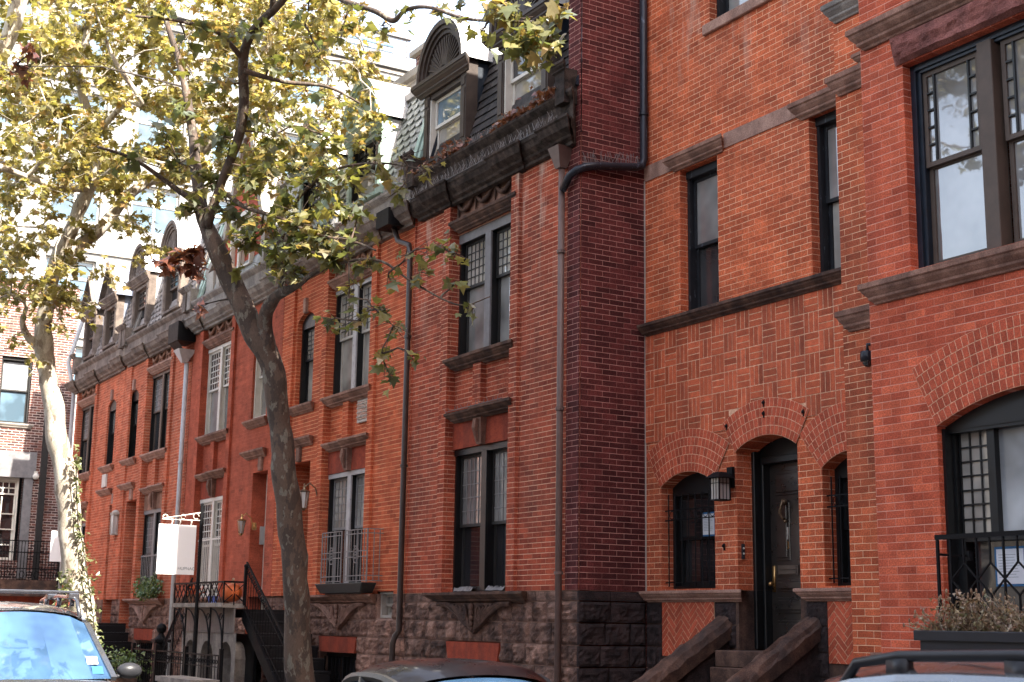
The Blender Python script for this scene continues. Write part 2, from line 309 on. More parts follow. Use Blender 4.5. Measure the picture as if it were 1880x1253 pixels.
    def build(s, name, mats, parent=None, smooth=False, bevel=0):
        root = parent
        while root is not None and root.parent is not None: root = root.parent
        o0 = root.location.copy() if root is not None else Vector((0, 0, 0))
        if root is None and s.v:
            xs = [p[0] for p in s.v]; ys = [p[1] for p in s.v]; zs = [p[2] for p in s.v]
            o0 = Vector(((min(xs)+max(xs))/2, (min(ys)+max(ys))/2, min(zs)))
        me = bpy.data.meshes.new(name); me.from_pydata([(p[0]-o0.x, p[1]-o0.y, p[2]-o0.z) for p in s.v], [], s.f)
        if not isinstance(mats, (list, tuple)): mats = [mats]
        for m in mats: me.materials.append(M[m] if isinstance(m, str) else m)
        if len(mats) > 1: me.polygons.foreach_set('material_index', s.mi)
        if smooth: me.polygons.foreach_set('use_smooth', [True]*len(me.polygons))
        me.update(); o = bpy.data.objects.new(name, me); COL.objects.link(o)
        if parent is not None: o.parent = parent
        else: o.location = o0
        if bevel:
            b = o.modifiers.new('bevel', 'BEVEL'); b.width = bevel; b.segments = 1; b.limit_method = 'ANGLE'; b.angle_limit = radians(40)
        return o
def tag(o, label=None, cat=None, group=None, kind=None):
    for k, v in (('label', label), ('category', cat), ('group', group), ('kind', kind)):
        if v: o[k] = v
    return o
def thing(name, label, cat, loc, group=None):
    o = bpy.data.objects.new(name, None); COL.objects.link(o); o.location = loc; o.empty_display_size = .2
    return tag(o, label, cat, group)
def text(s, size, mat, parent, mtx, name='lettering'):
    cu = bpy.data.curves.new('t', 'FONT'); cu.body = s; cu.size = size; cu.extrude = .0015; cu.align_x = 'CENTER'; cu.align_y = 'CENTER'
    t = bpy.data.objects.new('t', cu); COL.objects.link(t); dg = bpy.context.evaluated_depsgraph_get()
    me = bpy.data.meshes.new_from_object(t.evaluated_get(dg)); bpy.data.objects.remove(t)
    root = parent
    while root.parent is not None: root = root.parent
    me.transform(Matrix.Translation(-root.location) @ mtx); me.materials.clear(); me.materials.append(M[mat])
    o = bpy.data.objects.new(name, me); COL.objects.link(o); o.parent = parent; return o
def facing_y(x, y, z): return Matrix(((1, 0, 0, x), (0, 0, -1, y), (0, 1, 0, z), (0, 0, 0, 1)))     # text read from -Y
def facing_x(x, y, z): return Matrix(((0, 0, 1, x), (1, 0, 0, y), (0, 1, 0, z), (0, 0, 0, 1)))      # text read from +X
# ---------------------------------------------------------------- wall parts
def arcz(u, h):
    """height of opening h=(u0,u1,w0,w1,rise) at u"""
    u0, u1, w0, w1, rise = h[:5]
    if rise <= 0: return w1
    half = (u1-u0)/2; Rr = (half*half+rise*rise)/(2*rise); c = (u0+u1)/2
    return w1 + sqrt(max(Rr*Rr-(u-c)**2, 0)) - (Rr-rise)
def wall(mb, u0, u1, w0, w1, holes=(), v=0.0, depth=.12, reveal=True, NS=12):
    H = [tuple(h)+(0,)*(5-len(h)) for h in holes]; depth0 = depth
    us = sorted({u0, u1, *[h[0] for h in H], *[h[1] for h in H]}); ws = sorted({w0, w1, *[h[2] for h in H], *[h[3]+h[4] for h in H]})
    us = [a for a in us if u0 <= a <= u1]; ws = [a for a in ws if w0 <= a <= w1]
    for a, b in zip(us, us[1:]):
        for c, d in zip(ws, ws[1:]):
            mu, mw = (a+b)/2, (c+d)/2
            if any(h[0] < mu < h[1] and h[2] < mw < h[3]+h[4] for h in H): continue
            mb.face([(a, v, c), (b, v, c), (b, v, d), (a, v, d)])
    for h in H:
        a, b, c, d, r = h[:5]; depth = h[5] if len(h) > 5 else depth0
        if r > 0:
            k = [a+(b-a)*i/NS for i in range(NS+1)]
            for p, q in zip(k, k[1:]):
                zp, zq = arcz(p, h), arcz(q, h)
                mb.face([(p, v, zp), (q, v, zq), (q, v, d+r), (p, v, d+r)])
                if reveal: mb.face([(p, v, zp), (p, v+depth, zp), (q, v+depth, zq), (q, v, zq)])
        elif reveal: mb.face([(a, v, d), (a, v+depth, d), (b, v+depth, d), (b, v, d)])
        if reveal:
            mb.face([(a, v, c), (a, v+depth, c), (a, v+depth, d), (a, v, d)])
            mb.face([(b, v, d), (b, v+depth, d), (b, v+depth, c), (b, v, c)])
            if c > w0+1e-4: mb.face([(a, v, c), (b, v, c), (b, v+depth, c), (a, v+depth, c)])
    return mb
def prof_ledge(proj, w0, w1, v=0.0):
    """moulded string/sill profile, top w1 to bottom w0, projecting proj (negative v is out)"""
    h = w1-w0
    return [(v, w1), (v-proj, w1-.02*h), (v-proj, w1-.28*h), (v-proj*.88, w1-.32*h), (v-proj*.80, w1-.45*h), (v-proj*.58, w1-.62*h),
            (v-proj*.5, w1-.66*h), (v-proj*.5, w1-.78*h), (v-proj*.25, w1-.9*h), (v-proj*.18, w0), (v, w0)]
def ledge(name, F, mat, parent, u0, u1, w0, w1, proj, brk=None, v=0.0, bevel=.004):
    mb = MB(F); mb.mould(u0, u1, prof_ledge(proj, w0, w1, v))
    if brk:
        for a, b in brk: mb.mould(a, b, prof_ledge(proj*1.45, w0-.012, w1+.012, v))
    return mb.build(name, mat, parent, bevel=bevel)
def ashlar(mb, u0, u1, levels, holes=(), v=0.0, amp=.042, wmin=.28, wmax=.6, seed=1):
    """rock-faced blocks between the given course levels"""
    rnd = random.Random(seed)
    for w0, w1 in zip(levels, levels[1:]):
        spans = [(u0, u1)]
        for h in holes:
            if h[2] < w1-.03 and h[3] > w0+.03:
                ns = []
                for a, b in spans:
                    if h[1] <= a or h[0] >= b: ns.append((a, b)); continue
                    if h[0] > a: ns.append((a, h[0]))
                    if h[1] < b: ns.append((h[1], b))
                spans = ns
        for a, b in spans:
            x = a
            while x < b-.02:
                x2 = x + rnd.uniform(wmin, wmax)
                if b-x2 < wmin*.6: x2 = b
                rock(mb, x+.008, x2-.008, w0+.008, w1-.008, v, amp*(1 if w1-w0 > .16 else .15), rnd); x = x2
def rock(mb, a, b, c, d, v, amp, rnd, nu=10, nw=7):
    s0 = rnd.uniform(0, 90); P = []
    for j in range(nw+1):
        for i in range(nu+1):
            s, t = i/nu, j/nw; e = min(s, 1-s)*(b-a); g = min(t, 1-t)*(d-c); k = min(1, min(e, g)/.035)
            q = noise.noise(Vector((s*2.5+s0, t*2, s0)))*1.1+noise.noise(Vector((s*7+s0, t*6, 5)))*.8
            P.append((a+(b-a)*s, v-.004-k*amp*(.55+.8*q), c+(d-c)*t))
    k = nu+1
    mb.idx(P, [(j*k+i, j*k+i+1, (j+1)*k+i+1, (j+1)*k+i) for j in range(nw) for i in range(nu)])
    for e0, e1 in (((a, c), (b, c)), ((b, c), (b, d)), ((b, d), (a, d)), ((a, d), (a, c))):
        mb.face([(e0[0], v-.004, e0[1]), (e1[0], v-.004, e1[1]), (e1[0], v+.03, e1[1]), (e0[0], v+.03, e0[1])])
def voussoirs(mbb, mbm, hole, rings, v, proj, bw=.07, rl=.105, gap=.009, clip=None):
    """rings of radial bricks over a segmental opening"""
    a, b, w0, w1, rise = hole; half = (b-a)/2; Rr = (half*half+rise*rise)/(2*rise); cu, cw = (a+b)/2, w1+rise-Rr
    A = math.asin(half/Rr)
    P = lambda r, t: (cu+r*sin(t), cw+r*cos(t))
    ok = lambda p: clip is None or (clip[0] <= p[0] <= clip[1])
    for k in range(24):
        t0, t1 = -A+2*A*k/24, -A+2*A*(k+1)/24; q = [P(Rr, t0), P(Rr, t1), P(Rr+rings*rl, t1), P(Rr+rings*rl, t0)]
        if all(ok(x) for x in q): mbm.face([(x[0], v-proj, x[1]) for x in q])
    for i in range(rings):
        r0, r1 = Rr+i*rl+gap/2, Rr+(i+1)*rl-gap/2; n = max(4, round(2*A*(r0+r1)/2/bw)); off = .5 if i % 2 else 0
        for k in range(-1, n+1):
            t0 = max(-A, -A+2*A*(k+off)/n); t1 = min(A, -A+2*A*(k+1+off)/n)
            if t1-t0 < .3*2*A/n: continue
            t0 += gap/2/r0; t1 -= gap/2/r0; q = [P(r0, t0), P(r0, t1), P(r1, t1), P(r1, t0)]
            if not all(ok(x) for x in q): continue
            mbb.idx([(x[0], v-proj-.003, x[1]) for x in q]+[(x[0], v-proj+.001, x[1]) for x in q], [(3, 2, 1, 0), (0, 1, 5, 4), (1, 2, 6, 5), (2, 3, 7, 6), (3, 0, 4, 7)])
    return lambda u, w: (math.hypot(u-cu, w-cw) < Rr+rings*rl-.04 and abs(atan2(u-cu, w-cw)) < A+.02 and w > cw)
def clip_poly(poly, u0, u1, w0, w1):
    for ax, lim, sg in ((0, u0, 1), (0, u1, -1), (1, w0, 1), (1, w1, -1)):
        out = []
        for i in range(len(poly)):
            p, q = poly[i], poly[(i+1) % len(poly)]; dp, dq = (p[ax]-lim)*sg, (q[ax]-lim)*sg
            if dp >= 0: out.append(p)
            if dp*dq < 0: t = dp/(dp-dq); out.append((p[0]+(q[0]-p[0])*t, p[1]+(q[1]-p[1])*t))
        poly = out
        if len(poly) < 3: return []
    return poly
def herring(mb, u0, u1, w0, w1, v, L=.2, T=.066, g=.0045):
    c = cos(pi/4)
    for i in range(-30, 60):
        for j in range(-30, 30):
            for k in (0, 1):
                bx, by = (i*T + j*L*1.0 - 0, i*T - j*L) if False else (None, None)
                x, y = i*T + j*2*L*0, 0
                # classic herringbone lattice: pairs step (T,T), columns step (L,-L)
                ox, oy = i*T + j*L, i*T - j*L
                if k == 0: q = [(ox+g, oy+g), (ox+L-g, oy+g), (ox+L-g, oy+T-g), (ox+g, oy+T-g)]
                else: q = [(ox+g, oy+T+g), (ox+T-g, oy+T+g), (ox+T-g, oy+T+L-g), (ox+g, oy+T+L-g)]
                q = [(u0+(p[0]-p[1])*c, w0-.3+(p[0]+p[1])*c) for p in q]
                q = clip_poly(q, u0, u1, w0, w1)
                if len(q) >= 3: mb.face([(p[0], v, p[1]) for p in q])
# ---------------------------------------------------------------- windows
def window(parent, F, u0, u1, w0, w1, v, fm='darkframe', mm=None, gt='glassG', gb='glassG', grid=(5, 4), split=.52, mull=.14, n=2, top=.1, bars=.013, rise=0, name='window', mullm=None, deep=.07, sash=None):
    """double-hung window: jamb frame > casing, mullion, sash, pane, muntins"""
    mb = MB(F); t = .045; tw = (u1-u0-mull*(n-1))/n; ws = w0+(w1-w0)*split; D = deep+.12; sash = sash or fm; mullm = mullm or fm
    cs = MB(F)
    if rise:
        h = (u0, u1, w0, w1, rise); k = 10
        for i in range(k):
            p, q = u0+(u1-u0)*i/k, u0+(u1-u0)*(i+1)/k
            mb.idx([(p, v, w1-top), (q, v, w1-top), (q, v, arcz(q, h)), (p, v, arcz(p, h)), (p, v+D, w1-top), (q, v+D, w1-top)], [(0, 1, 2, 3), (0, 4, 5, 1)])
    else: mb.box(u0, u1, v, v+D, w1-top, w1); cs.box(u0+.002, u1-.002, v-.02, v-.001, w1-top, w1-.002)
    mb.box(u0, u0+t, v, v+D, w0, w1-top); mb.box(u1-t, u1, v, v+D, w0, w1-top); mb.box(u0+t, u1-t, v+.01, v+D, w0, w0+.04)
    for i in range(n-1): a = u0+tw*(i+1)+mull*i; mb.box(a+.01, a+mull-.01, v+.0, v+D, w0+.04, w1-top)
    pg = MB(F); mu = MB(F); sa = MB(F)
    for i in range(n):
        a = u0+i*(tw+mull)+(t if i == 0 else -.01); b = u0+i*(tw+mull)+tw-(t if i == n-1 else -.01); r = .042; zt = w1-top
        for (c, d, vv) in ((ws-.02, zt, v+deep), (w0+.04, ws+.025, v+deep+.04)):
            sa.box(a, a+r, vv, vv+.03, c, d); sa.box(b-r, b, vv, vv+.03, c, d); sa.box(a+r, b-r, vv+.001, vv+.03, c, c+r); sa.box(a+r, b-r, vv+.001, vv+.03, d-r, d)
        e = deep+.02
        pg.m = 0; pg.face([(a+r, v+e, ws+.02), (b-r, v+e, ws+.02), (b-r, v+e, zt-r), (a+r, v+e, zt-r)])
        pg.m = 1; pg.face([(a+r, v+e+.04, w0+.08), (b-r, v+e+.04, w0+.08), (b-r, v+e+.04, ws), (a+r, v+e+.04, ws)])
        if grid:
            nx, nz = grid
            for k in range(1, nx): x = a+r+(b-a-2*r)*k/nx; mu.box(x-bars/2, x+bars/2, v+e-.01, v+e-.001, ws+.02, zt-r)
            for k in range(1, nz): z = ws+.02+(zt-r-ws-.02)*k/nz; mu.box(a+r, b-r, v+e-.011, v+e-.0005, z-bars/2, z+bars/2)
    o = mb.build(name, fm, parent)
    if n > 1:
        mm_ = MB(F)
        for i in range(n-1): a = u0+tw*(i+1)+mull*i; mm_.box(a, a+mull, v-.035, v-.001, w0+.005, w1-top+.01)
        mm_.build('mullion', mullm, o, bevel=.005)
    if not rise: cs.build('casing', mullm, o)
    sa.build('sash', sash, o); pg.build('pane', [gt, gb], o)
    if grid: mu.build('muntins', mm or 'lead', o)
    return o
def swags(mb, u0, u1, w0, w1, v, n=3):
    W = (u1-u0)/n; h = w1-w0
    for i in range(n):
        a = u0+W*i; pts = [(a+W*t, v-.03-.02*sin(pi*t), w1-.12*h-.55*h*sin(pi*t)) for t in [k/8 for k in range(9)]]
        mb.tube(pts, [.018+.02*sin(pi*k/8) for k in range(9)], 6)
    for i in range(n+1):
        a = min(max(u0+W*i, u0+.05), u1-.05); mb.ball((a, v-.03, w1-.14*h), .045, 8, (1, .6, 1)); mb.tube([(a, v-.02, w1-.2*h), (a+.02, v-.03, w1-.5*h), (a, v-.02, w1-.85*h)], [.03, .022, .008], 5)
def shell_bracket(F, parent, uc, half, w1, w0, v, mat):
    """carved fan-and-scroll corbel under a sill"""
    mb = MB(F); out = []
    for i in range(-12, 13):
        s = i/12; out.append((uc+half*s, w0+(w1-w0)*(sin(pi/2*abs(s))**1.1)*.98))
    mb.prism(out, v-.05, v+.01)
    for i in range(-9, 10):
        if abs(i) < 2: continue
        s = i/9; pts = []
        for k in range(6):
            t = k/5; x = uc+half*.98*s*(1-(1-t)**1.5*.82) if True else 0; base = w0+(w1-w0)*(sin(pi/2*min(1, abs((x-uc)/half)))**1.1)
            z = base+.02+(w1-.03-base)*t*(.35+.65*(1-abs(s))) if abs(s) < .99 else base
            pts.append((x, v-.06, min(w1-.02, z)))
        mb.tube(pts, [.014, .02, .027, .03, .032, .03], 6)
    for sg in (-1, 1):
        c = (uc+sg*half*.2, (w0*.35+w1*.65)); mb.tube([(c[0]+.065*half*cos(a), v-.075, c[1]+.15*(w1-w0)*2*sin(a)*.75) for a in [2*pi*k/14 for k in range(15)]], .016, 5); mb.ball((c[0], v-.06, c[1]), .03, 8)
    for k in range(5): mb.ball((uc, v-.075, w1-.06-(w1-w0)*.9*k/5), .05-.005*k, 8, (1, .7, 1.1))
    return mb.build('sill_bracket', mat, parent, smooth=False)
def slates(mb, u0, u1, w0, w1, v0, v1, holes, sl=.15, sw=.24, scallop=False, seed=3):
    rnd = random.Random(seed); n = round((w1-w0)/sl); sl = (w1-w0)/n; k = (v1-v0)/(w1-w0)
    for j in range(n):
        c = w0+j*sl; d = c+sl*1.08; x = u0-(sw/2 if j % 2 else 0)
        while x < u1:
            a, b = max(x, u0), min(x+sw-.006, u1); x += sw
            if b-a < .02 or any(h[0]-.001 < (a+b)/2 < h[1]+.001 and h[2] < c+sl*.6 < h[3] for h in holes): continue
            o = rnd.uniform(0, .006); va, vb = v0+(c-w0)*k-.022-o, v0+(d-w0)*k-.004
            if scallop:
                pts = [(a, va+.01, c+sl*.45), (a+(b-a)*.2, va, c+sl*.12), (a+(b-a)*.5, va, c), (a+(b-a)*.8, va, c+sl*.12), (b, va+.01, c+sl*.45), (b, vb, d), (a, vb, d)]
            else: pts = [(a, va, c+rnd.uniform(0, .008)), (b, va, c+rnd.uniform(0, .008)), (b, vb, d), (a, vb, d)]
            mb.face(pts)
            if not scallop: mb.face([(a, va, c), (a, va+.02, c), (b, va+.02, c), (b, va, c)])
def dormer(parent, F, uc, half, w0, wh, wt, v, kind, fm, cheek, roofm, depth=1.6, gt='glassG', gb='glassG', fan=False, rail='darkframe', sash='white', grid=None):
    """dormer: frame mesh > window, cheeks, roof"""
    a, b = uc-half, uc+half; mb = MB(F); jw = .17
    mb.box(a, a+jw, v, v+.2, w0, wh-.22); mb.box(b-jw, b, v, v+.2, w0, wh-.22)
    for x in (a+.03, b-jw+.03):
        mb.box(x, x+jw-.06, v-.015, v+.01, w0+.12, wh-.45); mb.box(x, x+jw-.06, v-.015, v+.01, wh-.4, wh-.27)
    mb.box(a+jw, b-jw, v+.02, v+.2, wh-.3, wh-.2); mb.mould(a-.08, b+.08, prof_ledge(.15, wh-.22, wh+.0, v+.0)); mb.box(a, b, v, v+.2, wh-.22, wh-.01)
    mb.box(a+jw, b-jw, v-.02, v+.2, w0, w0+.06)
    o = mb.build('dormer', fm, parent)
    ck = MB(F)
    ck.box(a+.02, a+.05, v+.05, v+depth, w0-.2, wh-.02); ck.box(b-.05, b-.02, v+.05, v+depth, w0-.2, wh-.02); ck.build('cheek', cheek, o)
    rf = MB(F); n = 14
    if kind == 'arch':
        hw = half+.07; pts = [(uc-hw*cos(pi*i/n), wh+(wt-wh)*sin(pi*i/n)) for i in range(n+1)]
        for p, q in zip(pts, pts[1:]): rf.face([(p[0], v-.13, p[1]), (q[0], v-.13, q[1]), (q[0], v+depth, q[1]), (p[0], v+depth, p[1])])
        ar = MB(F); 
        for k, (r0, r1, vv) in enumerate(((1.0, .9, v-.125), (.9, .82, v-.09), (.82, .74, v-.05))):
            for i in range(n):
                def Q(f, r): return (uc-hw*r*cos(pi*f/n), wh+(wt-wh)*r*sin(pi*f/n))
                p0, p1, p2, p3 = Q(i, r0), Q(i+1, r0), Q(i+1, r1), Q(i, r1)
                ar.face([(p0[0], vv, p0[1]), (p1[0], vv, p1[1]), (p2[0], vv, p2[1]), (p3[0], vv, p3[1])]); ar.face([(p3[0], vv, p3[1]), (p2[0], vv, p2[1]), (p2[0], vv+.045, p2[1]), (p3[0], vv+.045, p3[1])])
        ar.prism([(uc-hw*.74*cos(pi*i/n), wh+(wt-wh)*.74*sin(pi*i/n)) for i in range(n+1)], v-.01, v+.02)
        if fan:
            for i in range(1, 20): t = pi*i/20; ar.bar((uc-.12*cos(t), v-.022, wh+.12*sin(t)), (uc-hw*.7*cos(t), v-.022, wh+(wt-wh)*.7*sin(t)), .03, .02)
            for i in range(8): t, t2 = pi*i/8, pi*(i+1)/8; ar.bar((uc-.13*cos(t), v-.03, wh+.13*sin(t)), (uc-.13*cos(t2), v-.03, wh+.13*sin(t2)), .03)
        ar.build('arched_hood', fm, o)
    else:
        g = MB(F); hw = half+.1
        g.prism([(uc-hw, wh), (uc+hw, wh), (uc, wt)], v-.02, v+.02)
        for sg in (-1, 1): g.bar((uc+sg*hw, v-.09, wh+.0), (uc, v-.09, wt), .14, .05)
        for i in range(-3, 4): x = uc+i*.1; g.bar((x, v-.03, wh+.04), (x, v-.03, wh+(wt-wh)*(1-abs(i)*.1/hw)*.75), .02)
        g.build('gable_front', fm, o)
        for sg in (-1, 1): rf.face([(uc+sg*(hw+.06), v-.14, wh-.06), (uc, v-.14, wt+.03), (uc, v+depth, wt+.03), (uc+sg*(hw+.06), v+depth, wh-.06)])
    rf.build('dormer_roof', roofm, o)
    wv = MB(F); x0, x1, z0, z1 = a+jw, b-jw, w0+.06, wh-.3; zm = (z0+z1)/2+.02; r = .05
    dr = .1
    wv.box(x0, x0+.03, v+.02, v+dr+.1, z0, z1); wv.box(x1-.03, x1, v+.02, v+dr+.1, z0, z1)
    for c, d, vv in ((zm, z1, v+dr), (z0, zm+.04, v+dr+.04)):
        wv.box(x0+.03, x0+.03+r, vv, vv+.03, c, d); wv.box(x1-.03-r, x1-.03, vv, vv+.03, c, d); wv.box(x0+.03+r, x1-.03-r, vv, vv+.03, c, c+r); wv.box(x0+.03+r, x1-.03-r, vv, vv+.03, d-r, d)
    if grid:
        for k in range(1, grid[0]): x = x0+(x1-x0)*k/grid[0]; wv.box(x-.008, x+.008, v+dr, v+dr+.02, zm+r, z1-r)
        for k in range(1, grid[1]): z = zm+(z1-zm)*k/grid[1]; wv.box(x0+.05, x1-.05, v+dr, v+dr+.02, z-.008, z+.008)
    s = wv.build('dormer_sash', sash, o)
    # pane is a part of the dormer
    pn = MB(F); pn.face([(x0+.05, v+dr+.02, zm), (x1-.05, v+dr+.02, zm), (x1-.05, v+dr+.02, z1-.02), (x0+.05, v+dr+.02, z1-.02)]); pn.m = 1; pn.face([(x0+.05, v+dr+.06, z0), (x1-.05, v+dr+.06, z0), (x1-.05, v+dr+.06, zm+.02), (x0+.05, v+dr+.06, zm+.02)])
    pn.build('dormer_pane', [gt, gb], o)
    return o
# ================================================================ SETTING
g = MB(); g.box(-70, 30, -45, 9, -.6, -.11); tag(g.build('street', 'asphalt'), 'grey asphalt roadway in front of the houses', 'road', kind='structure')
g = MB(); g.box(-41, 30, -3.28, 12, -.4, .03); tag(g.build('sidewalk', 'walk'), 'concrete sidewalk along the brick row', 'sidewalk', kind='structure')
g = MB(); g.box(-41, 30, -3.42, -3.285, -.4, .034); tag(g.build('kerb', 'kerb'), 'granite kerb between road and sidewalk', 'kerb', kind='structure')
g = MB(); g.box(-500, 400, -500, 500, -1.2, -.7); tag(g.build('ground', 'asphalt'), 'ground under the city blocks', 'ground', kind='structure')
LV = [0, .27, .53, .80, 1.07, 1.33, 1.60, 1.86]
# ================================================================ ROW HOUSES
def row_house(x0, x1, label, bm, frm, pc=None, nar=None, door=None, cor='cornice', roofm='slateB', fram2=None, dormers=(), scal=False, gable=False, kind='B', p2=None, seed=1, doorside=1):
    T = thing('row_house', label, 'house', ((x0+x1)/2, 4, 0), 'brick row houses with mansard roofs')
    F = W0; col = (pc-.89, pc+.89); holes = [(col[0], col[1], 1.99, 7.83, 0, .09)]
    base_holes = [(pc-.8, pc+.7, 0.1, 1.33)]
    if nar: holes.append((nar[0], nar[1], 5.40, 6.93, .16, .3))
    if door: holes.append((door[0], door[1], 1.99, 4.33)); base_holes.append((door[0], door[1], 0, 1.99))
    if p2 == 'B': base_holes.append((-20.15, -19.58, 1.62, 2.03)); holes.append((-20.15, -19.58, 1.99, 2.03))
    mb = MB(F); wall(mb, x0, x1, 1.99, 7.85, holes, 0, .1)
    # recessed window column
    w1 = (col[0], col[1], 2.0, 4.03); w2 = (col[0], col[1], 5.36, 7.26)
    mb2 = wall(mb, col[0], col[1], 1.99, 7.85, [w1, w2], .09, .3)
    mb.build('wall', bm, T)
    if door:   # vestibule jambs, ceiling and dark back
        v = MB(F); a, b = door[0]+.003, door[1]-.003; v.face([(a, 0, 1.3), (a, .9, 1.3), (a, .9, 4.33), (a, 0, 4.33)]); v.face([(b, 0, 4.33), (b, .9, 4.33), (b, .9, 1.3), (b, 0, 1.3)])
        v.face([(a, 0, 4.327), (a, .9, 4.327), (b, .9, 4.327), (b, 0, 4.327)]); v.face([(a, .9, 1.3), (b, .9, 1.3), (b, .9, 4.33), (a, .9, 4.33)]); v.build('vestibule', bm, T)
        dm = 'doorwhite' if kind in 'CE' else 'doorblk'; dv = -.42 if kind == 'C' else 0
        FD = Fr('Y', dv); d = MB(FD); d.box(a+.02, b-.02, .78, .86, 1.45, 3.55); d.box(a+.02, b-.02, .74, .88, 3.55, 3.65); d.box(a+.004, a+.08, .7, .86, 1.45, 4.32); d.box(b-.08, b-.004, .7, .86, 1.45, 4.32)
        for (p, q, r, s) in ((.12, .45, 1.6, 2.3), (.55, .86, 1.6, 2.3), (.12, .45, 2.45, 3.4), (.55, .86, 2.45, 3.4)):
            d.box(a+p*(b-a), a+q*(b-a), .765, .785, r, s)
        dd = d.build('door', dm, T, bevel=.008); h = MB(FD); h.ball((a+.15, .73, 2.45), .035, 8); h.build('handle', 'brass', dd)
        tl = MB(FD); tl.face([(a+.05, .8, 3.67), (b-.05, .8, 3.67), (b-.05, .8, 4.28), (a+.05, .8, 4.28)]); tl.build('transom', 'glassD', T)
    # pilaster strips
    st = MB(F)
    for a, b in ((col[1], col[1]+.2), (col[0]-.2, col[0])): st.box(a+.001, b, -.055, .002, 1.99, 7.84)
    if nar and kind in 'BD': st.box(x0+.0, x0+.5, -.05, .002, 1.99, 7.84)
    if nar and kind in 'CE': st.box(x1-.42, x1, -.05, .002, 1.99, 7.84)
    if kind == 'A': st.box(x0, x0+.02, -.03, .002, 1.99, 7.8)
    st.build('pilaster', bm, T)
    # panel between the two floors: centre rib splits it
    rb = MB(F); rb.box(pc-.2, pc+.02, .0, .092, 4.5, 5.2); rb.build('panel_rib', bm, T)
    kp = MB(F); kp.box(col[0]+.01, col[1]-.01, .07, .1, 4.03, 4.40); kp.build('lintel_panel', 'redlint' if kind in 'ABC' else 'terra', T)
    ks = MB(F); ks.idx([(pc-.1, -.03, 4.4), (pc+.1, -.03, 4.4), (pc+.07, .0, 4.03), (pc-.07, .0, 4.03), (pc-.1, .1, 4.4), (pc+.1, .1, 4.4), (pc+.07, .1, 4.03), (pc-.07, .1, 4.03)], [(3, 2, 1, 0), (0, 1, 5, 4), (1, 2, 6, 5), (2, 3, 7, 6), (3, 0, 4, 7)]); ks.tube([(pc, -.045, 4.38), (pc, -.07, 4.25), (pc, -.03, 4.06)], [.05, .045, .02], 6); ks.build('keystone', 'brown', T)
    sm = {'A': 'brownD', 'B': 'brown', 'C': 'brown', 'D': 'brownL', 'E': 'brownL'}[kind]
    ledge('window_head_ledge', F, sm, T, col[0]+.14, pc-.02, 4.40, 4.55, .14, v=.05); ledge('window_head_ledge', F, sm, T, pc+.12, col[1]-.02, 4.40, 4.55, .19, v=.05)
    ledge('sill', F, sm, T, col[0]+.12, pc-.02, 5.17, 5.35, .16, v=.05); ledge('sill', F, sm, T, pc+.1, col[1]-.01, 5.17, 5.35, .17, v=.05)
    ledge('sill', F, sm, T, col[0]-.06, col[1]+.46, 1.84, 1.99, .22, v=0)
    shell_bracket(F, T, pc+.08, 1.02, 1.85, 1.43, -.03, sm)
    # upper lintel and frieze
    ledge('lintel', F, sm, T, col[0]+.12, col[1]-.0, 7.26, 7.44, .14, v=.06)
    fz = MB(F); fz.box(col[0]+.001, col[1]-.001, .06, .1, 7.43, 7.85); fz.build('frieze', 'terra' if kind != 'A' else 'brown', T); sw = MB(F); swags(sw, col[0]+.05, col[1]-.05, 7.44, 7.82, .06); sw.build('swag_ornament', 'terra' if kind != 'A' else 'brownD', T, smooth=True)
    # windows
    gt = {'A': 'glassB', 'B': 'glassW', 'C': 'glassW', 'D': 'glassB', 'E': 'glassG'}[kind]
    if kind == 'A':
        window(T, F, *w1, v=.13, fm='blkwood', mm='sashgrey', gt='glassB', gb='glassD', grid=(6, 5), split=.46, mull=.15, top=.09, mullm='blkwood', sash='leadD')
        window(T, F, *w2, v=.13, fm='blkwood', mm='leadD', gt='glassW', gb='glassB', grid=(6, 5), split=.57, mull=.16, top=.14, mullm='greyframe', sash='leadD')
    elif kind == 'B':
        window(T, F, *w1, v=.11, fm='blkwood', mm='sashgrey', gt='glassW', gb='glassG', grid=(5, 6), split=.54, mull=.14, top=.08, mullm='greylite', sash='sashgrey')
        window(T, F, *w2, v=.11, fm='blkwood', mm='leadD', gt='glassW', gb='glassW', grid=(5, 6), split=.54, mull=.14, top=.08, mullm='greylite', sash='offwhite')
    elif kind == 'C':
        for ww in (w1, w2): window(T, F, *ww, v=.095, fm='white', mm='white', gt='glassG', gb='glassB', grid=(5, 6), split=.52, mull=.12, top=.08, bars=.02, deep=.02)
        sg = MB(F)
        for i in range(2):
            a = w1[0]+.08+i*.88
            for k in range(7): x = a+.06+.68*k/6; sg.box(x-.009, x+.009, .05, .065, 2.12, 3.2)
            sg.box(a+.03, a+.77, .047, .068, 2.2, 2.23); sg.box(a+.03, a+.77, .047, .068, 3.15, 3.18)
        sg.build('window_guard', 'white', T)
    else:
        window(T, F, *w1, v=.10, fm='blkwood', mm='sashgrey', gt='glassB', gb='glassG', grid=(4, 6), split=.5, mull=.12, top=.09, mullm='sashgrey', sash='leadD', deep=.04)
        window(T, F, *w2, v=.10, fm='blkwood', mm='sashgrey', gt='glassB', gb='glassG', grid=(4, 6), split=.53, mull=.12, top=.07, mullm='brownframe', sash='brownframe', deep=.04)
        sg = MB(F)
        for k in range(13): x = w1[0]+.1+1.58*k/12; sg.box(x-.009, x+.009, .06, .075, 2.1, 3.0)
        sg.box(w1[0]+.05, w1[1]-.05, .057, .078, 2.95, 2.98); sg.build('window_guard', 'sashgrey', T)
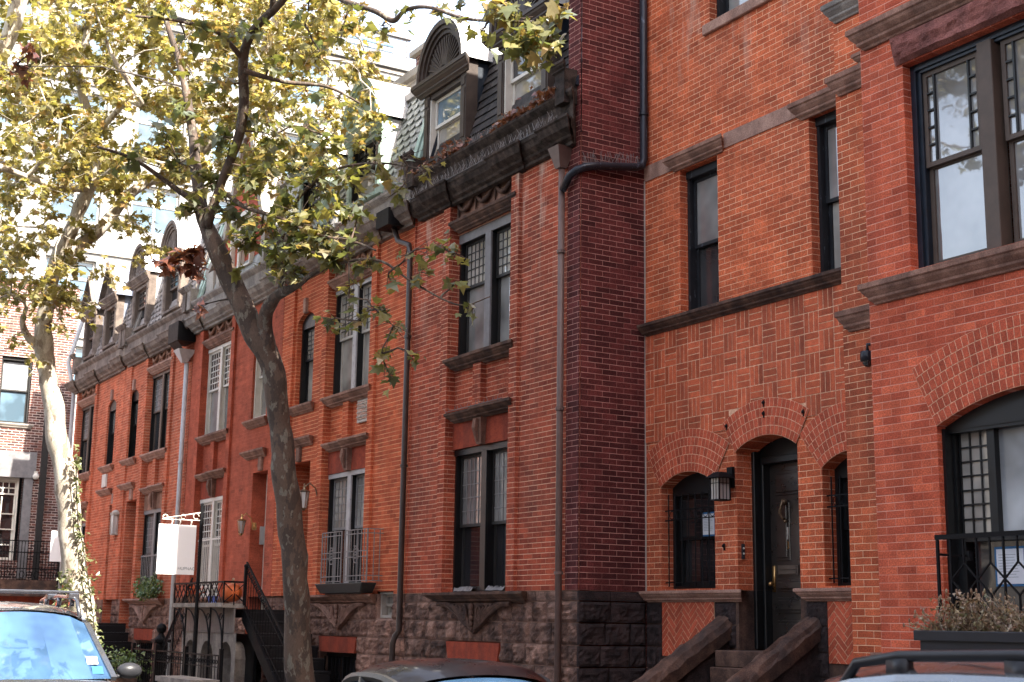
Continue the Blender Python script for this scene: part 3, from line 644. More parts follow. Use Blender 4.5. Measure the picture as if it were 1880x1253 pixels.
    if nar:
        h = (nar[0], nar[1], 5.40, 6.93, .16)
        window(T, F, nar[0], nar[1], 5.40, 6.93, .09 if kind in 'B' else .05, fm='blkwood' if kind != 'C' else 'white', mm='leadD', gt='glassW', gb='glassW' if kind in 'BC' else 'glassD', grid=(4, 6), split=.55, n=1, rise=.16, top=.12, sash='blkwood' if kind != 'C' else 'white')
        nc = (nar[0]+nar[1])/2; kk = MB(F); kk.box(nc-.06, nc+.06, -.06, .02, 7.06, 7.34); kk.build('keystone', 'brownL', T, bevel=.01)
        ledge('sill', F, sm, T, nar[0]-.02, nar[1]+.12, 5.2, 5.36, .13, v=0); ledge('door_head_ledge', F, sm, T, nar[0]-.02, nar[1]+.14, 4.60, 4.76, .14, v=0)
        dc = (door[0]+door[1])/2; kk = MB(F); kk.box(dc-.1, dc+.06, -.06, .02, 4.34, 4.6); kk.build('keystone', sm, T, bevel=.015)
    # cornice, with stepped breaks over the strips
    cm = cor; cb = MB(F)
    P = lambda pr: [(0, 8.0), (-pr, 7.985), (-pr, 7.95), (-pr*.93, 7.93), (-pr*.8, 7.86), (-pr*.55, 7.80), (-pr*.5, 7.77), (-pr*.3, 7.74), (-pr*.28, 7.70), (0, 7.69)]
    cb.mould(x0+.26, x1-.26 if kind != 'A' else x1-.12, P(.26)); 
    for a, b in ((col[0]-.32, col[0]-.02), (col[1]+.02, col[1]+.3), (x1-.3, x1-.16 if kind == 'A' else x1-.04)): cb.mould(a, b, [(p, w+(.012 if w > 7.9 else -.01)) for p, w in P(.34)])
    cb.build('cornice', cm, T, bevel=.004)
    fa = MB(F); fa.mould(x0+.1, x1-.13 if kind == 'A' else x1-.1, [(0, 8.42), (-.2, 8.41), (-.2, 8.37), (-.17, 8.33), (-.12, 8.28), (-.12, 8.0), (0, 7.99)]); fa.build('parapet', {'B': 'corniceL', 'C': 'corniceL', 'D': 'cornice', 'E': 'cornice', 'A': 'corniceA'}[kind], T, bevel=.004)
    eb = MB(F)
    for xx in (x0+.12, x1-.2): eb.box(xx-.1, xx+.12, -.22, .05, 8.25, 8.72); eb.mould(xx-.1, xx+.12, prof_ledge(.1, 8.66, 8.8, -.2))
    eb.build('party_block', 'corniceL' if kind in 'BC' else cm, T)
    # mansard
    ZR, VR = 10.3, .5; sl = MB(F); dh = [(d[0]-d[1]+.02, d[0]+d[1]-.02, 8.3, 10.02) for d in dormers]
    sl.face([(x0, .0, 8.4), (x1, .0, 8.4), (x1, VR, ZR), (x0, VR, ZR)])
    sl2 = MB(F)
    if not gable: slates(sl2, x0+.25, x1-.28, 8.42, ZR, .0, VR, dh, scallop=scal, seed=seed); sl2.build('slate_roof', roofm, T)
    sl.build('roof_slope', roofm, T)
    tr = MB(F); tr.box(x0, x1, VR-.08, VR+.1, ZR-.02, ZR+.1); tr.build('roof_curb', 'leadD' if kind == 'A' else 'lead', T)
    rf = MB(F); rf.box(x0, x1, VR+.1, 9, ZR-.1, ZR+.02); rf.build('roof', 'roofblk', T)
    hp = MB(F)
    for x, mm in ((x0+.2, 0), (x1-.24, 0)):
        hp.bar((x, -.04, 8.5), (x, VR-.04, ZR), .12, .07); hp.bar((x+.15, -.03, 8.5), (x+.15, VR-.03, ZR), .1, .05)
    hp.build('party_flashing', {'A': 'bluedark', 'B': 'green', 'C': 'green', 'D': 'corniceL', 'E': 'corniceL'}[kind], T)
    bk = MB(F); bk.box(x0+.002, x1-.002, 7.2, 9, 0, ZR-.11); bk.build('rear_wall', bm, T)
    sd = MB(F)
    if kind == 'E': sd.face([(x0, 0, 0), (x0, 9, 0), (x0, 9, ZR), (x0, .5, ZR), (x0, 0, 8.4)]); sd.build('side_wall', 'brickL', T)
    for d in dormers: dormer(T, F, d[0], d[1], 8.6, 9.95, d[2], -.02, d[3], **d[4])
    # base
    ab = MB(F); ashlar(ab, x0, x1, LV, base_holes, .0, seed=seed); ashlar(ab, x0, x1, [1.86, 1.99], base_holes, .0, seed=seed+5)
    ab.build('stone_base', 'rock' if kind != 'A' else 'rockA', T)
    jm = MB(F); wall(jm, x0, x1, 0, 1.99, [h if len(h) == 4 else h for h in base_holes], .012, .25); jm.build('base_joints', 'jointpink', T)
    rl = MB(F); a = pc; rl.prism([(a-.8, 1.32), (a+.68, 1.32), (a+.62, 1.07), (a-.74, 1.07)], -.01, .05); rl.build('basement_lintel', 'redlint', T)
    window(T, F, a-.72, a+.62, .12, 1.06, .14, fm='darkframe', gt='glassD', gb='glassD', grid=None, n=2, mull=.06, top=.06, name='basement_window')
    bs = MB(F)
    for k in range(9): x = a-.66+1.2*k/8; bs.box(x-.01, x+.01, .05, .07, .12, 1.0)
    bs.build('window_bars', 'iron', T)
    return T
M['jointpink'] = stone_mat('stone_joint', (.30, .19, .15), (.38, .25, .20), .9, 6, .2, 0, .2)
M['rockA'] = stone_mat('rock_face_sooty', (.07, .043, .035), (.29, .175, .135), .95, 5, 1, .5, .5, bd=.03)
DA = dict(fm='tinbrown', cheek='bluedark', roofm='tin', gt='glassBlue', gb='glassW', fan=True, sash='white')
DB = dict(fm='green', cheek='tin', roofm='tin', gt='glassG', gb='glassW', sash='darkframe', grid=(3, 3)); DB2 = dict(DB, fm='green')
DD = dict(fm='cornice', cheek='tin', roofm='tin', gt='glassG', gb='glassD', fan=True, sash='brownframe', grid=(3, 3)); DE = dict(DD, roofm='slateE', cheek='slateE', fan=False)
hA = row_house(-19.15, -14.50, 'sooty red brick row house next to the tall corner townhouse, with two dark arched dormers', 'brickA', 'blkwood', pc=-17.05, cor='corniceA', roofm='slateA', kind='A', seed=11,
  dormers=[(-18.28, .68, 10.78, 'arch', DA), (-15.98, .68, 10.78, 'arch', dict(DA, gt='glassG'))])
hB = row_house(-24.47, -19.16, 'orange brick row house with pale green dormer trim and an iron balcony grille', 'brickB', 'offwhite', pc=-21.52, nar=(-23.88, -23.08), door=(-23.95, -23.02), cor='cornice', roofm='slateB', kind='B', seed=21, scal=True, p2='B',
  dormers=[(-21.2, .66, 10.78, 'arch', DB), (-23.45, .62, 10.78, 'arch', DB)])
hC = row_house(-29.9, -24.49, 'red painted brick row house with white windows and a gabled roofline', 'brickC', 'white', pc=-28.2, nar=(-26.1, -25.3), door=(-25.82, -24.88), cor='corniceL', roofm='slateB', kind='C', seed=31, gable=True)
hD = row_house(-35.0, -29.92, 'orange brick row house with two arched grey dormers behind the hanging sign', 'brickD', 'brownframe', pc=-32.22, nar=(-34.68, -33.9), door=(-34.35, -33.45), cor='cornice', roofm='slateD', kind='D', seed=41, scal=True,
  dormers=[(-31.75, .66, 10.78, 'arch', DD), (-34.3, .66, 10.78, 'arch', DD)])
hE = row_house(-39.95, -35.02, 'end row house with two steep pointed dormers roofed in blue slate', 'brickD', 'brownframe', pc=-38.75, nar=(-36.66, -35.88), door=(-35.85, -34.95-.1), cor='cornice', roofm='slateD', kind='E', seed=51, scal=True,
  dormers=[(-37.05, .6, 10.92, 'gable', DE), (-39.1, .6, 10.92, 'gable', DE)])
# gable of house C
gm = MB(); gm.prism([(-29.4, 8.42), (-25.2, 8.42), (-25.2, 9.0), (-26.2, 9.6), (-27.1, 11.6), (-27.5, 11.6), (-28.4, 9.6), (-29.4, 9.0)], .12, .5); gm.build('gable', 'brickC', hC)
gc = MB()
for p, q in (((-29.45, 8.5), (-29.45, 9.05)), ((-29.45, 9.0), (-28.42, 9.65)), ((-28.42, 9.6), (-27.5, 11.7)), ((-27.55, 11.65), (-27.05, 11.65)), ((-27.1, 11.7), (-26.18, 9.6)), ((-26.2, 9.65), (-25.15, 9.0)), ((-25.15, 9.05), (-25.15, 8.5))): gc.bar((p[0], .28, p[1]), (q[0], .28, q[1]), .5, .16)
gc.box(-29.35, -28.9, .02, .12, 8.5, 9.0); gc.box(-28.7, -28.5, .02, .12, 8.5, 9.3); gc.box(-26.1, -25.9, .02, .12, 8.5, 9.3); gc.build('gable_coping', 'limestone', hC)
window(hC, W0, -27.9, -26.7, 8.7, 9.9, .02, fm='white', mm='white', gt='glassG', gb='glassG', grid=(4, 4), n=2, mull=.08)
# small extras on the row
window(hB, W0, -20.13, -19.60, 1.63, 2.02, .06, fm='offwhite', gt='glassW', gb='glassW', grid=(2, 1), n=1, top=.03, split=.5, name='small_window')
vt = MB(); vt.box(-21.22, -20.64, .04, .09, 4.79, 5.17); vb = vt.build('wall_vent', 'offwhite', hB); v2 = MB(); v2.box(-21.19, -20.67, .032, .039, 4.84, 5.13); v2.build('vent_core', 'glassG', vb)
v3 = MB()
for k in range(4): v3.box(-21.21, -20.65, .02, .031, 4.88+k*.07, 4.894+k*.07)
v3.build('vent_bars', 'offwhite', vb)
vt = MB(); vt.box(-36.62, -36.25, -.04, .05, 4.83, 5.16); vt.build('wall_vent', 'white', hE); 
# ================================================================ CORNER TOWNHOUSE
TR = thing('corner_townhouse', 'tall red brick townhouse at right with arched door 28 and basket-weave brickwork', 'house', (-10, 5, 0))
HW = 12.9; FW = Fr('Y', 1.01); FP = Fr('Y', .6); FB = Fr('Y', -.2); FS = Fr('X', -14.49)
hL = (-14.17, -13.13, 2.02, 3.27, .16); hDr = (-12.72, -11.68, 1.32, 3.58, .15); hRr = (-11.30, -10.40, 2.02, 3.27, .16)
hU1 = (-13.74, -12.99, 5.42, 7.29); hU2 = (-11.36, -10.60, 5.42, 7.29); hT = (-13.1, -11.9, 9.07, 11.0)
m = MB(FW); wall(m, -14.49, -10.3, 1.99, HW, [hL, (hDr[0], hDr[1], 1.99, hDr[3], hDr[4]), hRr, hU1, hU2, hT], 0, .3); m.build('recessed_wall', 'brickR', TR)
m = MB(FW); m.box(hDr[0]-.1, hDr[0]+.004, -.002, .5, 1.2, 1.985); m.box(hDr[1]-.004, hDr[1]+.1, -.002, .5, 1.2, 1.985); m.build('door_jamb', 'brownD', TR)
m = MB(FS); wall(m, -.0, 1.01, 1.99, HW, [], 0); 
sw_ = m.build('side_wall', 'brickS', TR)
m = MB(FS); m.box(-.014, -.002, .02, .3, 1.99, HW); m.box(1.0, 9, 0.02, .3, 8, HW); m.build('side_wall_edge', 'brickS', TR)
m = MB(FS); m.box(.993, 1.008, -.012, .0, 1.99, 7.35); m.build('corner_bead', 'offwhite', TR)
m = MB(FP); wall(m, -10.5, -9.2, 1.2, HW, [], 0); m.build('pier', 'brickR', TR)
m = MB(Fr('X', -10.5)); m.F = lambda u, v, w: (-10.5-v, u, w); m.face([(.6, 0, 1.2), (1.01, 0, 1.2), (1.01, 0, HW), (.6, 0, HW)]); m.build('pier_side', 'brickR', TR)
bw2 = (-8.80, -6.4, 4.78, 6.76); bw1 = (-8.58, -6.4, 1.62, 3.33, .24); bw3 = (-8.8, -6.4, 8.2, 10.2)
m = MB(FB); wall(m, -9.33, -5.6, 1.2, HW, [bw2, bw1, bw3], 0, .16); m.build('bay_wall', 'brickBay', TR)
m = MB(FB); m.F = lambda u, v, w: (-9.33, u, w); m.face([(-.2, 0, 1.2), (.6, 0, 1.2), (.6, 0, HW), (-.2, 0, HW)]); m.build('bay_side', 'brickBay', TR)
m = MB(); m.box(-14.48, -5.6, 8.2, 9, 0, HW); m.build('rear_wall', 'brickR', TR)
m = MB(); m.box(-14.49, -5.6, 1.05, 9, HW-.05, HW+.1); m.box(-10.5, -5.6, -.15, 1.05, HW-.05, HW+.1); m.box(-14.49, -14.2, 1.0, 9, HW+.1, HW+.5); m.build('roof', 'roofblk', TR)
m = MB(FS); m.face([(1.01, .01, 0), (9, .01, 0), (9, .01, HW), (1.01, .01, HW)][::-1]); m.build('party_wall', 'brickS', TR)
# stone base
ab = MB(FS); ashlar(ab, -.02, 1.0, LV+[1.99], [], 0, .03, .25, .5, seed=4); ab.build('side_stone_base', 'rockD', TR)
ab = MB(FW); ashlar(ab, -14.49, -12.76, LV, [(-14.17, -13.15, 1.22, 1.87)], .0, .03, .18, .35, seed=6); ashlar(ab, -11.60, -10.4, LV, [(-11.28, -10.8, 1.22, 1.87)], .0, .02, .18, .35, seed=8); ab.build('stone_base', 'rockD', TR)
m = MB(FW); wall(m, -14.49, -10.4, 0, 1.99, [(hDr[0], hDr[1], 0, 1.99)], .012, .1); m.build('base_joints', 'brownD', TR)
for a, b in ((-14.16, -13.16), (-11.27, -10.85)):
    m = MB(FW); m.box(a, b, -.004, .01, 1.22, 1.87); m.build('panel_bed', 'mortar', TR); m = MB(FW); herring(m, a, b, 1.22, 1.87, -.009); m.build('herringbone_panel', 'rbrick', TR)
ledge('sill', FW, 'brownL', TR, -14.42, -12.66, 1.86, 2.0, .12); ledge('sill', FW, 'brownL', TR, -11.56, -10.55, 1.86, 2.0, .12)
# arches
mo = MB(FW); vb = MB(FW); ins = []
ins.append(voussoirs(vb, mo, hL, 5, 0, .014, clip=(-14.48, -12.74)))
mo2 = MB(FW); ins.append(voussoirs(vb, mo2, hDr, 4, 0, .019)); ins.append(voussoirs(vb, mo, hRr, 5, 0, .014, clip=(-11.7, -10.3)))
mo.build('arch_mortar', 'mortar', TR); mo2.build('arch_mortar', 'mortar', TR); vb.build('brick_arches', 'rbrick', TR)
# basket weave field
bf = MB(FW); bf.box(-14.488, -10.505, -.0065, .001, 3.86, 5.25)
bf.build('weave_bed', 'mortar', TR); bk = MB(FW); bs_ = .232; gp = .011; rnd = random.Random(5)
for j in range(6):
    for i in range(18):
        a, c = -14.48+i*bs_-.05, 5.25-(j+1)*bs_
        if c < 3.8: continue
        for k in range(3):
            t = bs_/3
            q = (a+gp/2, a+bs_-gp/2, c+t*k+gp/2, c+t*(k+1)-gp/2) if (i+j) % 2 else (a+t*k+gp/2, a+t*(k+1)-gp/2, c+gp/2, c+bs_-gp/2)
            q = (max(q[0], -14.485), min(q[1], -10.505), q[2], q[3])
            if q[1]-q[0] < .02: continue
            if any(f((q[0]+q[1])/2, (q[2]+q[3])/2) for f in ins): continue
            o = rnd.uniform(0, .003); bk.idx([(q[0], -.008-o, q[2]), (q[1], -.008-o, q[2]), (q[1], -.008-o, q[3]), (q[0], -.008-o, q[3]), (q[0], -.002, q[2]), (q[1], -.002, q[2]), (q[1], -.002, q[3]), (q[0], -.002, q[3])], [(0, 1, 2, 3), (0, 4, 5, 1), (1, 5, 6, 2), (2, 6, 7, 3), (3, 7, 4, 0)])
bk.build('basket_weave_brick', 'rbrickG', TR)
ledge('string_course', FW, 'brownD', TR, -14.42, -10.5, 5.24, 5.39, .14)
m = MB(FW); m.box(-14.489, -13.85, -.012, .02, 7.34, 7.55); m.box(-12.85, -12.2, -.012, .02, 7.34, 7.53); m.box(-12.195, -11.5, -.014, .02, 7.34, 7.53); m.build('stone_band', 'brownL', TR)
ledge('lintel', FW, 'brown', TR, -13.82, -12.88, 7.30, 7.49, .13); ledge('lintel', FW, 'brown', TR, -11.45, -10.50, 7.27, 7.48, .13)
ledge('lintel', FP, 'brown', TR, -10.42, -9.3, 7.14, 7.36, .12); m = MB(FP); m.mould(-10.06, -9.3, prof_ledge(.1, 7.36, 7.5, 0)); m.build('lintel_cap', 'brown', TR)
ledge('upper_ledge', FP, 'corniceL', TR, -10.45, -9.3, 7.98, 8.2, .12); ledge('ledge', FP, 'brown', TR, -10.38, -9.3, 4.57, 4.79, .12)
m = MB(FP); m.box(-9.45, -9.3, -.09, .0, 4.79, 4.86); m.build('ledge_block', 'brown', TR)
ledge('bay_sill', FB, 'brown', TR, -9.22, -5.6, 4.54, 4.74, .13); ledge('bay_cornice', FB, 'brown', TR, -9.25, -5.6, 7.06, 7.28, .14)
m = MB(FB); m.mould(-13.15+3.9, -11.8, prof_ledge(.1, 8.93, 9.07, 0)) if False else None
m = MB(FW); m.box(-13.2, -11.8, -.05, .1, 8.93, 9.07); m.build('sill', 'brownL', TR, bevel=.01)
# rock-faced lintel over bay window
m = MB(FB); nu, nw = 60, 9; P = []
for j in range(nw+1):
    for i in range(nu+1):
        s, t = i/nu, j/nw; w_ = 6.77+.29*t; u_ = (-8.88-.06*t)+s*3.4; e = min(1, t/.12, (1-t)/.05, s/.01)
        q = noise.noise(Vector((u_*2.2, w_*5, 1)))+.6*noise.noise(Vector((u_*6, w_*11, 3)))+.4*noise.noise(Vector((u_*14, w_*22, 3)))
        P.append((u_, -.012-max(0, e)*(.05+.045*q), w_))
m.idx(P, [(j*(nu+1)+i, j*(nu+1)+i+1, (j+1)*(nu+1)+i+1, (j+1)*(nu+1)+i) for j in range(nw) for i in range(nu)]); m.build('rock_lintel', 'rocklint', TR)
mo = MB(FB); vb = MB(FB); voussoirs(vb, mo, bw1, 6, 0, .005, rl=.1, clip=(-9.3, -5.7)); mo.build('arch_mortar', 'mortar', TR); vb.build('brick_arches', 'rbrick', TR)
# bay windows
def queen_window(F, u0, w0, w1, n, sashw, v, mull=.2):
    fr = MB(F); U1 = u0+.06+n*sashw+(n-1)*mull+.06; fr.box(u0, u0+.06, v, v+.15, w0, w1); fr.box(u0, U1, v-.001, v+.15, w1-.06, w1+.001); fr.box(u0+.06, U1, v+.02, v+.15, w0, w0+.04)
    fr.box(u0+.06, u0+.1, v+.03, v+.15, w0+.04, w1-.06); fr.box(u0+.1, U1, v+.02, v+.15, w1-.09, w1-.06)
    o = fr.build('bay_window', 'bluedark', TR); pn = MB(F); sa = MB(F); mu = MB(F); ml = MB(F)
    for i in range(n):
        a = u0+.1+i*(sashw+mull); b = a+sashw-.04; zm = w0+(w1-w0)*.49; r = .045; zt = w1-.09
        if i: ml.box(a-mull+.0, a-.04, v-.03, v+.13, w0, w1-.06)
        for c, d, vv in ((zm, zt, v+.05), (w0+.04, zm+.03, v+.09)):
            sa.box(a, a+r, vv, vv+.035, c, d); sa.box(b-r, b, vv, vv+.035, c, d); sa.box(a+r, b-r, vv, vv+.035, c, c+r); sa.box(a+r, b-r, vv, vv+.035, d-r, d)
        pn.m = 0; pn.face([(a+r, v+.07, zm), (b-r, v+.07, zm), (b-r, v+.07, zt-.02), (a+r, v+.07, zt-.02)]); pn.m = 1; pn.face([(a+r, v+.11, w0+.05), (b-r, v+.11, w0+.05), (b-r, v+.11, zm+.02), (a+r, v+.11, zm+.02)])
        for x in (a+r+.085, b-r-.085): mu.box(x-.009, x+.009, v+.045, v+.069, zm+r, zt-r)
        for x0_, x1_ in ((a+r, a+r+.076), (b-r-.076, b-r)):
            for k in range(1, 5): z = zm+r+(zt-zm-2*r)*k/5; mu.box(x0_, x1_, v+.046, v+.068, z-.008, z+.008)
    pn.build('pane', ['glassB', 'glassB'], o); sa.build('sash', 'brownframe', o); mu.build('muntins', 'blkwood', o); ml.build('mullion', 'brownframe', o, bevel=.006)
queen_window(FB, -8.80, 4.78, 6.76, 3, .70, .1, .2); queen_window(FB, -8.80, 8.2, 10.2, 3, .70, .1, .2)
v = .16; fr = MB(FB); u0, u1, c, d, rs = bw1
for i in range(16):
    p, q = u0+(u1-u0)*i/16, u0+(u1-u0)*(i+1)/16
    fr.idx([(p, v-.05, 3.30), (q, v-.05, 3.30), (q, v-.05, arcz(q, bw1)), (p, v-.05, arcz(p, bw1))], [(0, 1, 2, 3)])
fr.box(u0, u0+.03, v-.1, v+.15, c, 3.31); fr.box(u0+.03, u1, v-.04, v+.15, 3.27, 3.31); fr.box(u0+.03, u0+.05, v-.0, v+.15, c, 3.27); fr.box(u0+.05, u1, v, v+.15, 2.33, 2.40); fr.box(-8.18, -8.10, v, v+.1, 2.40, 3.27); fr.box(-7.78, -7.66, v, v+.1, c, 2.33); fr.box(u0+.05, u0+.12, v, v+.1, c, 2.33)
o = fr.build('bay_window', 'blkwood', TR); mu = MB(FB)
for k in (0, 1, 2): x = -8.52+.34*k/3+(.004 if k == 0 else 0); mu.box(x-.007, x+.007, v+.045, v+.058, 2.40, 3.27)
for k in range(1, 7): z = 2.40+.87*k/7; mu.box(-8.53, -8.18, v+.044, v+.059, z-.007, z+.007)
mu.build('muntins', 'blkwood', o); pn = MB(FB); pn.face([(-8.53, v+.06, 2.40), (-8.18, v+.06, 2.40), (-8.18, v+.06, 3.27), (-8.53, v+.06, 3.27)]); pn.m = 1; pn.face([(-8.1, v+.06, 2.40), (u1, v+.06, 2.40), (u1, v+.06, 3.27), (-8.1, v+.06, 3.27)]); pn.m = 2; pn.face([(-8.4, v+.08, c), (u1, v+.08, c), (u1, v+.08, 2.33), (-8.4, v+.08, 2.33)])
pn.build('pane', ['glassB', 'glassShade', 'glassG'], o) if 'glassShade' in M else None
M['glassShade'] = glass_mat('roller_shade_glass', (.33, .35, .36), 1.5, .01)
if not any(ch.name.startswith('pane') for ch in o.children): pn.build('pane', ['glassW', 'glassShade', 'glassG'], o)
# windows of the recessed wall
window(TR, FW, *hU1, v=.12, fm='chipwood', gt='glassB', gb='glassG', grid=None, n=1, split=.47, top=.1); window(TR, FW, *hU2, v=.12, fm='chipwood', gt='glassB', gb='glassW', grid=None, n=1, split=.47, top=.1)
window(TR, FW, *hT, v=.12, fm='chipwood', gt='glassB', gb='glassB', grid=None, n=1, split=.5)
for h, w_ in ((hL, 1), (hRr, 1)):
    o = window(TR, FW, h[0], h[1], h[2], h[3], .18, fm='blkwood', gt='glassD', gb='glassD', grid=None, n=1, split=.5, rise=h[4], top=.1)
    gr = MB(FW); nb = 8 if h is hL else 7
    for k in range(nb): x = h[0]+.07+(h[1]-h[0]-.12)*k/(nb-1); gr.tube([(x, .06, 2.05), (x, .06, 3.18)], .0085, 6)
    for z in (2.98, 2.86, 2.1): gr.box(h[0]-.01, h[1]+.01, .055, .068, z-.007, z+.007)
    for k in range(nb-1):
        x = h[0]+.07+(h[1]-h[0]-.12)*(k+.5)/(nb-1); gr.tube([(x+.045*cos(2*pi*i/10), .06, 2.92+.05*sin(2*pi*i/10)) for i in range(11)], .005, 4)
    gr.build('window_guard', 'iron', TR)
# door
d = MB(FW); a, b = hDr[0], hDr[1]; v = .42
for i in range(12):
    p, q = a+(b-a)*i/12, a+(b-a)*(i+1)/12; d.face([(p, v-.1, 3.52), (q, v-.1, 3.52), (q, v-.1, arcz(q, hDr)), (p, v-.1, arcz(p, hDr))])
d.box(a, a+.05, v-.2, v+.1, 1.33, 3.6); d.box(a+.05, a+.09, v-.1, v+.1, 1.33, 3.52); d.box(b-.1, b, v-.14, v+.1, 1.33, 3.6); d.box(a+.09, b-.1, v-.12, v+.1, 3.45, 3.53)
d.build('door_frame', 'blkwood', TR, bevel=.008)
d = MB(FW); x0, x1 = a+.09, b-.1; d.box(x0, x1, v, v+.06, 1.34, 3.46); W_ = x1-x0
def panel(p, q, r, s):
    d.box(x0+p*W_, x0+q*W_, v-.012, v+.001, r, s); d.box(x0+p*W_+.035, x0+q*W_-.035, v-.03, v-.011, r+.035, s-.035)
for q in ((.12, .88, 3.08, 3.36), (.12, .40, 2.33, 3.0), (.56, .88, 2.33, 3.0), (.12, .88, 1.98, 2.13), (.12, .88, 1.74, 1.92), (.12, .88, 1.44, 1.66)): panel(*q)
dr = d.build('door', 'doorblk', TR, bevel=.01)
xc = FW.at(1445, 950, v)[0]; q = MB(FW); q.tube([(xc, v-.03, 3.0), (xc, v-.06, 3.02), (xc-.01, v-.08, 2.95), (xc-.03, v-.085, 2.88), (xc-.01, v-.07, 2.82), (xc, v-.03, 2.79)], [.028, .02, .015, .017, .015, .022], 8); q.ball((xc, v-.04, 3.0), .035, 8); q.ball((xc, v-.03, 2.78), .025, 8); q.build('door_knocker', 'bronze', dr, smooth=True)
q = MB(FW); q.prism([(xc-.038, 2.71), (xc+.038, 2.71), (xc+.03, 2.57), (xc-.03, 2.57)], v-.022, v-.008); q.build('number_plate', 'offwhite', dr)
text('2', .105, 'ink', dr, facing_y(xc, 1.01+v-.0235, 2.645), 'number'); text('8', .14, 'brass', dr, facing_y(xc+.005, 1.01+v-.014, 2.5), 'number')
q = MB(FW); q.box(xc-.15, xc+.18, v-.02, v+.0, 2.17, 2.28); q.box(xc-.13, xc+.16, v-.028, v-.019, 2.18, 2.22); q.box(xc-.13, xc+.16, v-.028, v-.019, 2.23, 2.27); q.build('letter_slot', 'brownframe', dr)
q = MB(FW); q.box(x0+.03, x0+.075, v-.015, v, 1.98, 2.28); q.ball((x0+.05, v-.06, 2.07), .028, 10); q.tube([(x0+.05, v-.05, 2.07), (x0+.05, v, 2.07)], .01, 6); q.build('door_knob', 'brass', dr, smooth=True)
q = MB(FW); q.box(a+.003, a+.02, .05, .09, 2.35, 2.52); q.build('doorbell', 'ink', TR); q = MB(FW); q.ball((a+.024, .07, 2.47), .012, 6); q.ball((a+.024, .07, 2.41), .012, 6); q.build('bell_button', 'white', TR)
# wall anchors (small iron stars left in the brick)
an = MB(FW)
for px, py in ((1405, 740), (1478, 757), (1337, 783), (1405, 760), (1332, 1003)):
    u_, w_ = FW.at(px, py); an.ball((u_, -.03, w_), .022, 6); an.box(u_-.006, u_+.006, -.03, -.01, w_-.05, w_+.03)
an.build('wall_anchors', 'iron', TR)
# stoop with sloping stone cheeks
st = MB()
for k in range(7):
    z1 = 1.32-.185*k; y1 = 1.42 if k == 0 else .98-.3*(k-1)-.02
    st.box(-12.78, -11.62, y1-.34 if k else .70, y1+.01, z1-.185 if k < 6 else .0, z1); 
st.build('stoop_steps', 'brownD', TR, bevel=.01)
for xa, sd in ((-12.98, 1), (-11.52, 2)):
    ck = MB(); ck.F = lambda u, v, w, xa=xa: (xa+v, u, w)
    ck.prism([(1.0, 0), (1.0, 1.50), (-1.35, .06), (-1.35, 0)], -.10, .10); ck.build('stoop_cheek', 'rockD', TR)
    cp = MB(); n = 40; P = []; L0 = Vector((xa, 1.22, 1.76)); L1 = Vector((xa, -1.5, .15)); dirv = (L1-L0).normalized(); nrm = Vector((0, -dirv.z, dirv.y)); nrm = nrm if nrm.z > 0 else -nrm
    prof = [(-.14, -.16), (-.155, -.03), (-.12, .0), (-.10, .045), (-.03, .07), (.0, .05), (.04, .07), (.11, .04), (.13, .0), (.155, -.03), (.14, -.16)]
    for i in range(n+1):
        c_ = L0.lerp(L1, i/n)
        for j, (px_, pz_) in enumerate(prof):
            q = noise.noise(Vector((i*.5, j*.9, sd*7)))*.03; e = -.05 if i == 0 else 0
            P.append(tuple(c_+Vector((px_*(1+q*3), 0, 0))+nrm*(pz_+q+e)))
    k = len(prof); cp.idx(P, [(i*k+j, i*k+j+1, (i+1)*k+j+1, (i+1)*k+j) for i in range(n) for j in range(k-1)]+[tuple(range(k))[::-1], tuple(range(n*k, n*k+k))]); cp.build('stoop_coping', 'brownD', TR)
m = MB(FP); m.box(-10.15, -9.0, -.12, .1, 1.30, 1.36); m.box(-10.1, -9.0, -.08, .1, 0, 1.30); m.build('pier_base', 'brownL', TR)
m = MB(FB); m.box(-9.36, -5.6, -.03, .1, 0, 1.2); m.build('bay_base', 'brownD', TR)
# ================================================================ added unseen blocks that hold back light, and houses across the street
def plain_building(x0, x1, y0, y1, h, wm, label, face, nx, nz, z0=1.0, name='apartment_building', win=(1.1, 1.7), trim='limestone', gt='glassD'):
    T = thing(name, label, 'building', ((x0+x1)/2, (y0+y1)/2, 0)); body = MB(); body.box(x0, x1, y0, y1, -.1, h); body.build('wall', wm, T)
    c = MB(); c.box(x0-.15, x1+.15, y0-.15, y1+.15, h-.5, h-.2); c.box(x0-.3, x1+.3, y0-.3, y1+.3, h-.2, h+.05); c.build('cornice', trim, T)
    if face == '-Y': F = Fr('Y', y0); a, b = x0, x1
    elif face == '+Y': F = lambda u, v, w: (u, y1-v, w); a, b = x0, x1
    else: F = Fr('X', x1); a, b = y0, y1
    sx = (b-a)/nx; sz = (h-1-z0)/nz
    for i in range(nx):
        for j in range(nz):
            u = a+(i+.5)*sx; w_ = z0+j*sz+.5
            f = MB(F); f.box(u-win[0]/2-.1, u+win[0]/2+.1, -.05, -.005, w_-.12, w_); f.box(u-win[0]/2, u+win[0]/2, -.04, -.003, w_+win[1]/2-.02, w_+win[1]/2+.02)
            f.box(u-win[0]/2-.05, u-win[0]/2, -.05, -.005, w_, w_+win[1]); f.box(u+win[0]/2, u+win[0]/2+.05, -.05, -.005, w_, w_+win[1]); f.box(u-win[0]/2-.05, u+win[0]/2+.05, -.05, -.004, w_+win[1], w_+win[1]+.12)
            o = f.build('window', trim, T); p = MB(F); p.face([(u-win[0]/2, -.02, w_), (u+win[0]/2, -.02, w_), (u+win[0]/2, -.02, w_+win[1]), (u-win[0]/2, -.02, w_+win[1])]); p.build('pane', gt, o)
    return T
